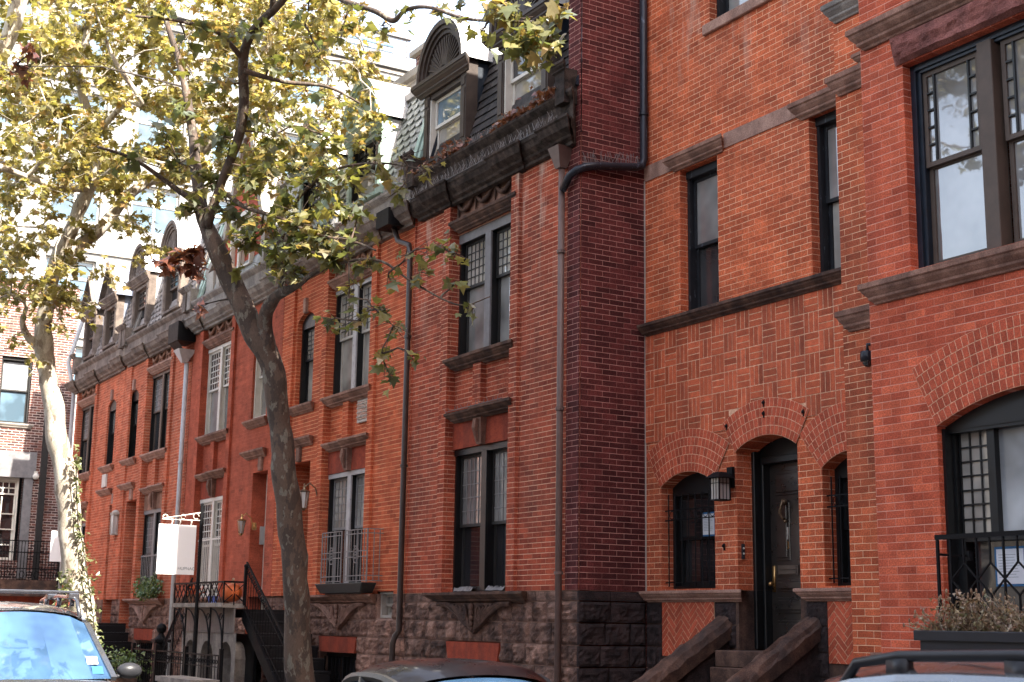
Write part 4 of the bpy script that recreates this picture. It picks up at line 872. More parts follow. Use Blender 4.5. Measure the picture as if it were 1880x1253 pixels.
plain_building(-5.55, 22, .2, 14, 20.5, 'brickR', 'unseen tall brick block, added off the right edge to shade the near tree', '-Y', 8, 6)  # added out of view so the near trunk stands in shade
plain_building(-13.8, 4, -34, -20.5, 10, 'stucco', 'pale stucco town house across the street, third along', '+Y', 6, 4)
plain_building(-30, -14.2, -33, -20.2, 11, 'limestone', 'cream stone apartment house across the street, in the middle', '+Y', 6, 4)
plain_building(-60, -30.4, -34, -20.8, 10, 'brickL', 'pale brick town house across the street, farthest along', '+Y', 9, 4)
plain_building(34, 48, -46, 12, 44, 'brickR', 'unseen tall brick block, added at the street end to hold back skylight', '-Y', 3, 7)  # added out of view, blocks skylight on walls facing that end
# ================================================================ background buildings at the street's end
XL = -42; FL = Fr('X', XL); TL = thing('corner_house', 'sunlit brown brick house at the left edge with a white-framed balcony window', 'house', (XL-3, -4, 0))
hl1 = (-1.73, -.86, 7.0, 8.95); hl2 = (-2.6, -.85, 3.1, 5.95)
hl3 = (-3.9, -3.0, 7.0, 8.95)
m = MB(FL); wall(m, -14, .33, -.1, 11.2, [hl1, hl2, hl3], 0, .2); m.build('wall', 'brickL', TL)
m = MB(FL); m.box(-14, .33, .2, 6, 11.1, 11.3); m.box(-14, .33, 5.8, 6, 0, 11.1); m.build('roof', 'roofblk', TL); m = MB(); m.box(XL-6, XL, .325, .33, -.1, 11.1); m.build('side_wall', 'brickL', TL)
for h in (hl1, hl3): window(TL, FL, *h, v=.1, fm='leadD', gt='glassShade', gb='glassBlue', grid=None, n=1, split=.5); ledge('sill', FL, 'limestone', TL, h[0]-.05, h[1]+.05, h[2]-.14, h[2], .1)
m = MB(FL); m.box(-2.8, -.55, -.08, .05, 5.45, 6.2); m.box(-.85, -.6, -.05, .1, 2.6, 5.45); m.build('window_surround', 'greyframe', TL)
window(TL, FL, -2.6, -.95, 3.1, 5.45, .12, fm='white', mm='white', gt='glassD', gb='glassD', grid=(4, 2), n=2, mull=.08, split=.8, bars=.03)
q = MB(FL)
for k in (1, 2, 3): z = 3.1+1.75*k/4; q.box(-2.55, -1.0, .16, .2, z-.015, z+.015)
for x in (-2.2, -1.38): q.box(x-.015, x+.015, .16, .2, 3.15, 4.9)
q.build('glazing_bars', 'white', TL)
m = MB(FL); m.box(-14, 1.2, -.55, .0, 2.1, 2.55); m.build('balcony_slab', 'brownD', TL); m = MB(FL); m.box(-14, 1.2, -.3, -.02, -.1, 2.1); m.build('ground_storey', 'redlint', TL)
q = MB(FL)
for k in range(60): u_ = -4+.085*k; q.box(u_-.009, u_+.009, -.5, -.48, 2.55, 3.65 if u_ < -.1 else 3.3)
q.box(-4.1, 1.15, -.51, -.47, 3.3, 3.33); q.box(-4.1, -.1, -.51, -.47, 3.62, 3.65); q.box(-4.1, 1.15, -.51, -.47, 2.85, 2.88)
for k in range(26): u_ = -4+.2*k; q.tube([(u_+.07*cos(t), -.49, 2.7+.1*sin(t)) for t in [2*pi*i/8 for i in range(9)]], .012, 4)
q.build('balcony_railing', 'iron', TL); q = MB(FL); q.box(-.42, -.25, -.12, 0, -.1, 8.0); q.build('drainpipe', 'leadD', TL)
q = MB(FL); q.ball((-.55, -.12, 5.5), .09, 12); q.box(-.6, -.5, -.1, 0, 5.55, 5.65); q.build('security_camera', 'white', TL)
# low grey brick wall house between
TG = thing('grey_brick_house', 'whitewashed brick side wall seen behind the left tree trunk', 'house', (-50, 3, 0)); m = MB(Fr('X', -46)); wall(m, .4, 9, -.1, 8.3, [(.9, 1.6, 4.6, 6.1)], 0, .2); m.build('wall', 'greybr', TG) if 'greybr' in M else None
M['greybr'] = brick_mat('brick_grey', (.42, .40, .40), (.26, .23, .24), (.6, .57, .55), row=.075, msize=.012, stain=.1)
if not TG.children: m.build('wall', 'greybr', TG)
window(TG, Fr('X', -46), .9, 1.6, 4.6, 6.1, .1, fm='darkframe', gt='glassD', gb='glassD', grid=None, n=1); q = MB(Fr('X', -46)); q.box(.4, 9, .01, 5, 8.2, 8.35); q.build('roof', 'roofblk', TG)
# tall pale building
XT = -62; FT = Fr('X', XT); TT = thing('white_apartment_block', 'tall white apartment block in full sun behind the tree crowns', 'building', (XT-6, 0, 0))
H_T = 30.5; y1_ = 20.8; wins = []
for j in range(7):
    for i in range(11): wins.append((y1_-2.9-i*3.6, y1_-.7-i*3.6, 25.9-3.9*j+.7, 25.9-3.9*j+2.9))
m = MB(FT); wall(m, -20, y1_, -.1, 29.6, wins, 0, .35); m.build('wall', 'stucco', TT); m = MB(); m.box(XT-14, XT-.001, y1_-.01, y1_, -.1, 29.6); m.box(XT-14, XT, -20, y1_, 29.6, 29.7); m.build('roof', 'stucco', TT)
m = MB(FT); m.box(-20, y1_+.15, -.25, .3, 29.4, 29.9); m.build('cornice', 'stucco', TT)
for j in range(8): m = MB(FT); m.box(-20, y1_, -.1, .01, 25.9-3.9*j+3.25, 25.9-3.9*j+3.4); m.build('floor_band', 'limestone', TT)
for h in wins:
    f = MB(FT); a, b, c, d = h; f.box(a, a+.08, .2, .28, c, d); f.box(b-.08, b, .2, .28, c, d); f.box(a+.08, b-.08, .2, .28, c, c+.08); f.box(a+.08, b-.08, .2, .28, d-.08, d); f.box((a+b)/2-.05, (a+b)/2+.05, .19, .28, c+.08, d-.08); f.box(a+.08, b-.08, .185, .27, c+1.3, c+1.4)
    o = f.build('window', 'white', TT); p = MB(FT); p.face([(a, .25, c), (b, .25, c), (b, .25, d), (a, .25, d)]); p.build('pane', 'glassFar', o)
m = MB(FT)
for z in (30.2, 30.5, 30.8, 31.1): m.box(-20, y1_, .0, .05, z, z+.05)
for k in range(24): m.box(y1_-.05-1.7*k, y1_-1.7*k, .0, .06, 29.9, 31.2)
m.box(-20, y1_+.2, -.1, .2, 31.2, 31.3); m.build('roof_railing', 'lead', TT); m = MB(FT); m.box(y1_-4.2, y1_-.5, .6, 1.2, 29.9, 31); m.build('roof_glazing', 'glassBlue', TT)
# chimney on house B
CH = thing('chimney', 'sunlit stepped brick chimney with stone cap above the roofs', 'chimney', (-22.2, 2.2, 10.3)); q = MB(); q.box(-23.0, -21.3, 1.5, 3.4, 10.3, 11.55); q.build('base', 'greybr', CH)
q = MB(); q.box(-23.1, -21.2, 1.4, 3.5, 11.55, 11.7); q.build('stone_cap', 'limestone', CH); q = MB(); q.box(-22.75, -21.6, 1.7, 3.2, 11.7, 12.15); q.build('stack', 'brickL', CH); q = MB(); q.box(-22.85, -21.5, 1.6, 3.3, 12.15, 12.25); q.build('cap', 'limestone', CH)
q = MB()
for x in (-22.5, -22.0): q.lathe((x, 2.3), [(.13, 12.25), (.11, 12.6), (.15, 12.62), (.15, 12.7)], 10)
q.build('chimney_pots', 'terra', CH)
# ================================================================ DOWNPIPES
def downpipe(label, mat, runs, r=.05, hop=None, bands=()):
    T = thing('downpipe', label, 'drainpipe', runs[0][-1], 'drainpipes on the brick fronts')
    for pts in runs: MB_ = MB(); MB_.tube(pts, r, 10); MB_.build('pipe', mat, T, smooth=True)
    if hop:
        x, y, z, s = hop; q = MB(); q.idx([(x-s, y-s, z+.28), (x+s, y-s, z+.28), (x+s, y+s, z+.28), (x-s, y+s, z+.28), (x-.055, y-.055, z), (x+.055, y-.055, z), (x+.055, y+.055, z), (x-.055, y+.055, z)], [(0, 1, 2, 3), (7, 6, 5, 4), (0, 4, 5, 1), (1, 5, 6, 2), (2, 6, 7, 3), (3, 7, 4, 0)]); q.build('hopper', mat, T)
    for x, y, z in bands: q = MB(); q.lathe((x, y), [(r+.004, z-.02), (r+.014, z-.02), (r+.014, z+.02), (r+.004, z+.02)], 12); q.build('pipe_bracket', mat, T)
    return T
downpipe('brown downpipe at the right end of the sooty brick house, below a funnel hopper', 'pipebrown', [[(-14.82, -.09, 7.6), (-14.82, -.09, .03)]], .043, (-14.82, -.1, 7.42, .13), [(-14.82, -.09, 6.3), (-14.82, -.09, 4.25), (-14.82, -.09, 2.2)])
downpipe('dark blistered downpipe in the corner beside the tall townhouse, with an elbow along the wall', 'pipeblk', [[(-14.40, .93, 12.8), (-14.40, .93, 7.62), (-14.40, .9, 7.53), (-14.40, .8, 7.49), (-14.41, .2, 7.40), (-14.44, .02, 7.36), (-14.5, -.07, 7.32), (-14.62, -.1, 7.27), (-14.78, -.1, 7.12)]], .052, None, [(-14.40, .93, 8.25), (-14.40, .93, 10.6)])
downpipe('dark downpipe between the sooty house and the orange house', 'pipedk', [[(-19.62, -.2, 7.85), (-19.5, -.15, 7.5), (-19.22, -.09, 7.38), (-19.19, -.08, 7.2), (-19.19, -.08, 1.45), (-19.24, -.12, 1.36), (-19.27, -.14, 1.25), (-19.27, -.14, .03)]], .045, (-19.66, -.22, 7.72, .12), [(-19.19, -.08, 5.9), (-19.19, -.08, 3.9)])
downpipe('pale grey downpipe above the hanging sign, under a dark hopper', 'pipegrey', [[(-30.0, -.1, 7.1), (-30.0, -.1, .03)]], .052, (-30.0, -.16, 7.1, .2), [(-30.0, -.1, 4.9)])
downpipe('thin grey downpipe at the far left corner of the row', 'pipegrey', [[(-40.1, .1, 10.2), (-40.1, -.3, 8.6), (-40.1, -.08, 7.7), (-40.1, -.08, .1)]], .06)
# scuppers under the gutter between houses
q = thing('gutter_box', 'black tarred gutter outlet under the cornice between the orange and red houses', 'gutter', (-30.1, -.3, 7.5)); b = MB(); b.box(-30.45, -29.75, -.42, -.02, 7.55, 7.98); b.idx([(-30.4, -.4, 7.55), (-29.8, -.4, 7.55), (-29.9, -.05, 7.15), (-30.3, -.05, 7.15)], [(0, 1, 2, 3)]); b.build('box', 'iron', q)
q = thing('gutter_box', 'black gutter outlet above the dark downpipe left of the sooty house', 'gutter', (-19.6, -.3, 7.5)); b = MB(); b.box(-19.85, -19.4, -.38, -.02, 7.72, 8.0); b.build('box', 'iron', q)
# bird spikes
def spikes(label, a, b, h=.09, step=.03, seed=1):
    rnd = random.Random(seed); a, b = Vector(a), Vector(b); n = int((b-a).length/step); q = MB(); q.bar(a, b, .02, .006)
    for i in range(n):
        p = a.lerp(b, i/n); d = Vector((rnd.uniform(-.4, .4), rnd.uniform(-.7, .5), 1))*h*rnd.uniform(.7, 1.15); q.bar(p, p+d, .0045)
    tag(q.build('bird_spikes', 'lead'), label, 'bird spikes', 'bird spike strips on the sooty house')
spikes('bird spikes on the front edge of the black cornice', (-19.0, -.27, 8.0), (-14.65, -.27, 8.0), .13, .028)
spikes('bird spikes above the gutter of the sooty house, under its dormers', (-18.9, -.13, 8.43), (-14.7, -.13, 8.43), .12, .04, 2)
spikes('bird spikes along the elbow of the dark blistered downpipe', (-14.41, .85, 7.55), (-14.46, 0, 7.42), .13, .022, 3)
spikes('bird spikes on the window ledge under the sooty house upper window', (-17.85, -.1, 4.56), (-16.2, -.13, 4.56), .06, .12, 4)
# fallen leaves caught on the gutter
def leafpile(q, c, n, s, rnd, sz=.09):
    for _ in range(n): add_leaf(q, Vector(c)+Vector((rnd.gauss(0, s[0]), rnd.gauss(0, s[1]), abs(rnd.gauss(0, s[2])))), rnd, sz)
LEAF = [(0, 0), (.22, .02), (.52, .10), (.36, .30), (.56, .60), (.24, .56), (0, 1), (-.24, .56), (-.56, .60), (-.36, .30), (-.52, .10), (-.22, .02)]
LEAFS = [(0, 0), (.5, .3), (.22, .5), (0, 1), (-.22, .5), (-.5, .3)]
def add_leaf(q, p, rnd, sz, droop=.5, simple=False):
    a = rnd.uniform(0, 2*pi); d = Vector((cos(a), sin(a), rnd.uniform(-1.0, .35)*droop*2)).normalized()
    n = Vector((rnd.gauss(0, .55), rnd.gauss(0, .55), 1)).normalized(); x = d.cross(n); x = x.normalized() if x.length > .1 else d.orthogonal().normalized(); n = x.cross(d)
    s = sz*rnd.uniform(.4, 1.3); fold = rnd.uniform(-.1, .65); curl = rnd.uniform(.0, .6)
    i = len(q.v); pts = LEAFS if simple else LEAF
    q.v += [tuple(p + d*(b*s) + x*(c*s) + n*((abs(c)*fold - b*b*curl)*s)) for c, b in pts]; q.f.append(tuple(range(i, i+len(pts)))); q.mi.append(0)
rnd = random.Random(9); q = MB()
for x in (-17.9, -17.6, -16.2, -15.9, -15.2, -15.0, -18.6): leafpile(q, (x, -.16, 8.44), 26, (.14, .05, .08), rnd)
for x in [-18.9+.2*k for k in range(21)]: leafpile(q, (x, -.18, 8.43), 4, (.12, .05, .03), rnd)
tag(q.build('fallen_leaves', 'leafdead'), 'withered brown leaves caught in the gutter of the sooty house', 'leaves', kind='stuff')
# ================================================================ LAMPS, CAMERA, SIGNS
def bracket_lamp(label, x, y, z, mat, glass, s=1.0, lit=False, box=False):
    T = thing('wall_lamp', label, 'lamp', (x, y, z), 'wall lanterns by the doors')
    q = MB(); q.lathe((x, y), [(.03*s, z+.17*s), (.10*s, z+.14*s), (.095*s, z+.13*s), (.0*s, z+.12*s)], 6 if not box else 4); q.lathe((x, y), [(.012*s, z+.24*s), (.02*s, z+.20*s), (.03*s, z+.17*s)], 8); q.ball((x, y, z+.25*s), .018*s, 6)
    q.tube([(x, y, z+.2*s), (x+.02, y+.08*s, z+.28*s), (x+.03, y+.18*s, z+.2*s), (x+.02, y+.24*s, z+.02*s)], .012*s, 6); q.lathe((x+.02, y+.27*s), [(.045*s, z-.05*s), (.055*s, z), (.045*s, z+.1*s)], 8)
    for k in range(6): a = 2*pi*k/6; q.bar((x+.085*s*cos(a), y+.085*s*sin(a), z+.13*s), (x+.045*s*cos(a), y+.045*s*sin(a), z-.14*s), .009*s)
    q.lathe((x, y), [(.0, z-.18*s), (.02*s, z-.17*s), (.05*s, z-.14*s), (.05*s, z-.13*s)], 8); q.build('bracket', mat, T)
    g_ = MB(); g_.lathe((x, y), [(.042*s, z-.13*s), (.08*s, z+.125*s)], 6); g_.build('lamp_glass', glass, T)
    if lit: b = MB(); b.ball((x, y, z), .05*s, 8, (1, 1, 1.8)); b.build('bulb', 'bulb', T)
    return T
pL = at(558, 915, -.28); bracket_lamp('lit lantern glowing orange behind the near tree trunk', pL.x, -.28, pL.z-.03, 'bronze', 'lampglass', 1.05, lit=True)
b_ = MB(); b_.ball((pL.x-.0, -.28-.09, pL.z-.02), .045, 8, (1, 1, 1.6)); 
pL = at(443, 968, -.25); bracket_lamp('small brass lantern beside the white barred windows, right of the sign', pL.x, -.25, pL.z, 'brass', 'lampglass', .92)
T = thing('wall_lamp', 'white half-round lantern in the recessed double doorway at left', 'lamp', (-34.9, -.1, 3.3), 'wall lanterns by the doors'); pL = at(210, 962, -.12)
q = MB(); q.box(pL.x-.14, pL.x+.14, -.2, .0, pL.z+.22, pL.z+.27); q.ball((pL.x, -.1, pL.z+.24), .13, 10, (1, .8, .8)); q.box(pL.x-.12, pL.x+.12, -.18, 0, pL.z-.27, pL.z-.24)
for sx in (-.12, 0, .12): q.box(pL.x+sx-.01, pL.x+sx+.01, -.19, -.17, pL.z-.24, pL.z+.22)
q.build('cage', 'offwhite', T); q = MB(); q.lathe((pL.x, -.1), [(.09, pL.z-.24), (.1, pL.z+.2)], 10); q.build('lamp_glass', 'lampglass', T)
T = thing('wall_lamp', 'black square craftsman lantern on the pier left of door 28', 'lamp', (-12.85, .8, 3.1), 'wall lanterns by the doors'); x, y, z = -12.79, .82, 3.17
q = MB(); q.idx([(x-.13, y-.13, z+.10), (x+.13, y-.13, z+.10), (x+.13, y+.13, z+.10), (x-.13, y+.13, z+.10), (x-.05, y-.05, z+.17), (x+.05, y-.05, z+.17), (x+.05, y+.05, z+.17), (x-.05, y+.05, z+.17)], [(3, 2, 1, 0), (4, 5, 6, 7), (0, 1, 5, 4), (1, 2, 6, 5), (2, 3, 7, 6), (3, 0, 4, 7)])
for sx in (-1, 1):
    for sy in (-1, 1): q.bar((x+sx*.08, y+sy*.08, z+.1), (x+sx*.08, y+sy*.08, z-.15), .014)
for sx in (-.025, .025):
    for sy in (-1, 1): q.bar((x+sx, y+sy*.083, z+.1), (x+sx, y+sy*.083, z-.15), .006); q.bar((x+sy*.083, y+sx, z+.1), (x+sy*.083, y+sx, z-.15), .006)
for sy in (-1, 1): q.bar((x-.08, y+sy*.083, z+.04), (x+.08, y+sy*.083, z+.04), .006); q.bar((x+sy*.083, y-.08, z+.04), (x+sy*.083, y+.08, z+.04), .006)
q.box(x-.085, x+.085, y-.085, y+.085, z-.16, z-.148); q.box(x-.03, x+.03, y+.08, 1.0, z+.12, z+.16); q.box(x-.05, x+.05, .96, 1.0, z, z+.24); q.build('frame', 'iron', T)
q = MB(); q.box(x-.075, x+.075, y-.075, y+.075, z-.145, z+.098); q.build('lamp_glass', 'lampglass', T)
p = at(1593, 655, .42); T = thing('security_camera', 'black dome security camera hanging from the brick pier', 'security camera', (p.x, .42, p.z)); q = MB()
q.tube([(p.x+.12, .6, p.z+.1), (p.x+.08, .5, p.z+.13), (p.x, .42, p.z+.12), (p.x, .42, p.z+.04)], .018, 8); q.lathe((p.x, .42), [(.02, p.z+.06), (.07, p.z+.05), (.075, p.z+.0), (.072, p.z-.05), (.02, p.z-.05)], 16); q.build('housing', 'pipeblk', T, smooth=True)
q = MB(); q.ball((p.x, .42, p.z-.05), .058, 14); q.build('dome', 'glassD', T, smooth=True)
p = at(622, 408, -.62); T = thing('floodlight', 'white double floodlight on the cornice of the orange house', 'lamp', tuple(p)); q = MB(); q.tube([(p.x, -.3, p.z+.12), (p.x, p.y, p.z+.1)], .02, 6); q.ball((p.x, p.y, p.z+.1), .05, 8); q.build('arm', 'white', T)
for dx, dz in ((.07, 0), (-.1, -.03)):
    q = MB(); q.lathe((p.x+dx, p.y-.03), [(.03, p.z+.1+dz), (.05, p.z+.04+dz), (.085, p.z-.05+dz), (.08, p.z-.07+dz), (.0, p.z-.06+dz)], 12); q.build('lamp_head', 'white', T, smooth=True)
rnd = random.Random(2)
for x0_, x1_, lb in ((-17.75, -17.2, 'crumpled silver foil on the sill, left half of the sooty house ground floor window'), (-16.85, -16.35, 'crumpled silver foil on the sill, right half of the sooty house ground floor window')):
    q = MB(); P = []
    for i in range(15):
        for j in range(5): P.append((x0_+(x1_-x0_)*i/14+rnd.uniform(-.01, .01), .02+.03*j+rnd.uniform(-.01, .01), 2.0+(.02+rnd.uniform(0, .06))*(1 if 0 < j < 4 else .2)))
    q.idx(P, [(i*5+j, (i+1)*5+j, (i+1)*5+j+1, i*5+j+1) for i in range(14) for j in range(4)]); tag(q.build('foil', 'lead'), lb, 'foil')
# hanging sign, facing the camera end of the street
XS = -24.0; s0 = atX(292, 962, XS); s1 = atX(355, 1056, XS); T = thing('hanging_sign', 'blank white hanging sign on a black pole with a scrolled bracket', 'sign', (XS, s1.y, .03))
q = MB(); q.box(XS-.02, XS+.02, s0.y, s1.y, s1.z, s0.z); q.build('board', 'signwhite', T) if 'signwhite' in M else None
M['signwhite'] = paint('sign_white', (.8, .8, .8), .5, .02)
if not T.children: q.build('board', 'signwhite', T)
text('HUPNAG', .075, 'inkg', T, facing_x(XS+.0215, s1.y-.14, s1.z+.1)); q = MB(); yp = s1.y+.09
q.tube([(XS, yp, .03), (XS, yp, s0.z+.35)], .033, 8); q.ball((XS, yp, s0.z+.37), .03, 8); q.build('pole', 'iron', T)
q = MB(); q.tube([(XS, yp, s0.z+.23), (XS, s0.y+.08, s0.z+.1)], .01, 6); q.tube([(XS, yp, s0.z+.09), (XS, s0.y+.05, s0.z+.085)], .008, 6); q.tube([(XS, s0.y+.1+.05*cos(t)*(1-t/12), s0.z+.12+.05*sin(t)*(1-t/12)) for t in [k*.5 for k in range(14)]], .01, 5)
q.tube([(XS, yp-.1+.05*cos(t), s0.z+.16+.05*sin(t)) for t in [k*.6 for k in range(10)]], .007, 5); q.tube([(XS, yp-.33+.04*cos(t), s0.z+.14+.04*sin(t)) for t in [k*.6 for k in range(10)]], .006, 5)
for y_ in (s0.y+.22, (s0.y+s1.y)/2+.03, s1.y-.1): q.tube([(XS, y_, s0.z+.1), (XS+.02, y_+.01, s0.z+.05), (XS, y_, s0.z-.01)], .012, 5)
q.build('bracket', 'white', T)
p0 = atX(99, 975, -36); q = MB(); q.box(-36.03, -36, p0.y-.05, p0.y+.35, p0.z-.75, p0.z); T = thing('small_sign', 'narrow white sign half hidden behind the left tree trunk', 'sign', (-36, p0.y, .03)); q.build('board', 'signwhite', T); q = MB(); q.tube([(-36.06, p0.y+.2, .03), (-36.06, p0.y+.2, p0.z)], .02, 6); q.build('pole', 'iron', T)
# intercom by door of house C
T = thing('door_intercom', 'grey intercom panel in the reveal of the pale door', 'intercom', (-24.9, .2, 2.7)); p0 = atX(477, 1000, -25.80); q = MB(); q.box(-25.815, -25.77, p0.y-.01, p0.y+.24, p0.z+.0, p0.z+.34); q.build('panel', 'pipegrey', T); q = MB(); q.ball((-25.76, p0.y+.115, p0.z+.26), .035, 8); q.build('lens', 'ink', T)
T.location = (-25.8, p0.y, p0.z)
for ch in T.children: ch.location = Vector((-24.9, .2, 2.7)) - Vector((-25.8, p0.y, p0.z))
# papers taped inside windows
def notice(label, F, u0, u1, w0, w1, v, txt=None):
    T = thing('notice', label, 'notice', F((u0+u1)/2, v, w0), 'notices taped in windows'); q = MB(F); q.box(u0-.02, u1+.02, v-.0015, v, w0-.02, w1+.02); q.build('tape', 'tape', T); q = MB(F); q.box(u0, u1, v-.004, v-.0017, w0, w1); q.build('sheet', 'paper', T); q = MB(F); rnd = random.Random(int(u0*100))
    for k in range(9): z = w1-.05-(w1-w0-.08)*k/9; q.box(u0+.02, u0+(u1-u0)*rnd.uniform(.6, .9), v-.0048, v-.0042, z, z+.004)
    q.build('print', 'inkg', T)
    if txt: text(txt, .055, 'ink', T, facing_y((u0+u1)/2+.02, F(0, v, 0)[1]-.006, w1-.045))
    return T
notice('white notice with blue tape behind the bars of the arched window', FW, -13.62, -13.40, 2.67, 2.92, .215); notice('second notice, right half hidden behind the lantern', FW, -13.36, -13.18, 2.67, 2.92, .215)
notice('tall printed notice in the lower bay window, left of its post', FB, -8.2, -7.92, 1.97, 2.26, .235); notice('upper notice in the bay window at the right edge', FB, -7.5, -7.2, 1.99, 2.3, .235); notice('lower notice headed with large black letters at the right edge', FB, -7.52, -7.2, 1.6, 1.93, .235, 'MO')
# ================================================================ WINDOW BOXES, RAILINGS, PLANTER
p = at(588, 1090, -.33); q = MB(); q.idx([(-21.8, -.36, 2.16), (-19.95, -.36, 2.16), (-19.95, -.1, 2.16), (-21.8, -.1, 2.16), (-21.62, -.32, 2.0), (-20.1, -.32, 2.0), (-20.1, -.1, 2.0), (-21.62, -.1, 2.0)], [(0, 1, 2, 3), (7, 6, 5, 4), (0, 4, 5, 1), (1, 5, 6, 2), (2, 6, 7, 3), (3, 7, 4, 0)])
tag(q.build('window_box', 'leadD', bevel=.01), 'long dark metal trough under the iron grille of the orange house', 'window box')
T = thing('window_railing', 'pale iron grille with two diamond panels in front of the ground floor window', 'railing', (-20.9, -.3, 2.17)); V = -.27
for a, b in ((-21.72, -20.95), (-20.82, -19.98)):
    q = MB(); c = (a+b)/2
    for x in (a, b): q.bar((x, V, 2.17), (x, V, 2.99), .018)
    for z in (2.19, 2.27, 2.92, 2.985): q.bar((a, V, z), (b, V, z), .014)
    for f in (.14, .28, .42, .58, .72, .86): 
        x = a+(b-a)*f
        if abs(x-c) < .11: q.bar((x, V, 2.19), (x, V, 2.48), .011); q.bar((x, V, 2.72), (x, V, 2.98), .011)
        else: q.bar((x, V, 2.19), (x, V, 2.98), .011)
    for z in (2.56, 2.65): q.bar((a, V, z), (c-.09, V, z), .013); q.bar((c+.09, V, z), (b, V, z), .013)
    oc = [(c+.085*sx, V, 2.6+.13*sz) for sx, sz in ((-.5, 1), (.5, 1), (1, .45), (1, -.45), (.5, -1), (-.5, -1), (-1, -.45), (-1, .45))]
    for i in range(8): q.bar(oc[i], oc[(i+1) % 8], .015)
    for k in range(4): z = 2.53+.047*k; q.bar((c-.05, V, z), (c+.05, V, z+.03), .012); q.bar((c+.05, V, z), (c-.05, V, z+.03), .012)
    q.build('grille_panel', 'irongrey', T)
q = MB(); q.bar((-19.98, V, 2.17), (-19.98, V, 2.99), .02)
for z in (2.19, 2.27, 2.92, 2.985): q.bar((-19.98, V, z), (-19.98, .05, z), .014)
for y_ in (-.16, -.06): q.bar((-19.98, y_, 2.19), (-19.98, y_, 2.98), .011)
q.build('side_panel', 'irongrey', T)
def shrub(label, c, r, n, mat, seed, sz=.09, name='shrub', cat='plant', group=None, stems=14, sq=(1, 1, 1)):
    rnd = random.Random(seed); T = thing(name, label, cat, c, group); lf = MB(); st = MB()
    for _ in range(stems):
        e = Vector((rnd.gauss(0, .5)*r*sq[0], rnd.gauss(0, .5)*r*sq[1], r*sq[2]*rnd.uniform(.4, 1.1))); st.tube([Vector(c), Vector(c)+e*.5+Vector((0, 0, .05)), Vector(c)+e], .006, 4, False)
        for _ in range(n//stems): add_leaf(lf, Vector(c)+e*rnd.uniform(.3, 1.05)+Vector((rnd.gauss(0, .2)*r, rnd.gauss(0, .2)*r, rnd.gauss(0, .12)*r)), rnd, sz, simple=True)
    st.build('stems', 'twig', T); lf.build('foliage', mat, T); return T
p = at(272, 1078, -.25); shrub('leafy green plant on the carved sill behind the sign', (p.x, -.22, 2.0), .55, 700, 'leafgreen', 3, .09, sq=(1.4, .4, .8), group='plants at the windows')
q = MB(FB); q.box(-8.24, -5.7, -.68, -.28, 1.0, 1.54); q.box(-8.28, -5.66, -.71, -.25, 1.50, 1.58); tag(q.build('planter_box', 'blkplastic', bevel=.006), 'long black planter under the big bay window', 'planter')
T = thing('window_railing', 'black iron railing with diamond pattern in front of the lower bay window', 'railing', (-7.5, -.55, 1.6)); q = MB(FB); V = -.35
q.box(-8.33, -5.7, V-.012, V+.012, 2.32, 2.36); q.box(-8.33, -5.7, V-.01, V+.01, 1.62, 1.64)
for k in range(20):
    x = -8.31+.135*k; full = k % 2 == 0 or k == 0
    if k == 0 or k % 2 == 1: q.bar((x, V, 1.55), (x, V, 2.33), .016 if k else .022)
    else: q.bar((x, V, 2.12), (x, V, 2.33), .014); q.bar((x, V, 1.64), (x, V, 1.86), .014)
    if k >= 2 and k % 2 == 0:
        for sx in (-1, 1): q.bar((x, V, 2.12), (x+sx*.135, V, 1.99), .013); q.bar((x, V, 1.86), (x+sx*.135, V, 1.99), .013)
q.bar((-8.31, V, 2.2), (-8.31, .0, 2.2), .02); q.box(-8.3, -8.27, -.02, .02, 2.16, 2.24); q.build('bars', 'iron', T)
def dry(label, c, n, seed, mat, h=.35, wd=.2):
    rnd = random.Random(seed); T = thing('dried_plant', label, 'plant', c, 'withered plants in the black planter'); st = MB(); lf = MB()
    for _ in range(n):
        b = Vector(c)+Vector((rnd.uniform(-wd, wd), rnd.uniform(-.1, .1), 0)); e = b+Vector((rnd.gauss(0, .13), rnd.gauss(0, .08)-.02, rnd.uniform(.15, 1)*h)); mdl = (b+e)/2+Vector((rnd.gauss(0, .04), rnd.gauss(0, .03), 0))
        st.tube([b, mdl, e], [.0035, .003, .002], 4, False)
        for k in range(9): add_leaf(lf, b.lerp(e, rnd.uniform(.15, 1))+Vector((rnd.gauss(0, .02), rnd.gauss(0, .02), 0)), rnd, .035, simple=True)
        if rnd.random() < .4: lf.ball(tuple(e), .01, 5, (1, 1, 2))
    st.build('stems', 'leafdry', T); lf.build('foliage', mat, T)
for i, x in enumerate((-8.18, -8.0, -7.85, -7.68, -7.5, -7.3, -7.1)): dry(['sprawling dry stems at the left end of the black planter', 'greenish withered tuft by the railing post in the black planter', 'tall seed heads in the black planter, third clump from the left', 'brown withered clump under the printed notice', 'brown bushy withered clump left of the right edge', 'pale dry clump at the right edge of the photo', 'dry clump in the planter just beyond the right edge'][i], (x, -.7, 1.56), 34, i+2, 'leafgreenD' if i in (1,) and 'leafgreenD' in M else 'leafdry', .2 if i == 0 else .34, .14)
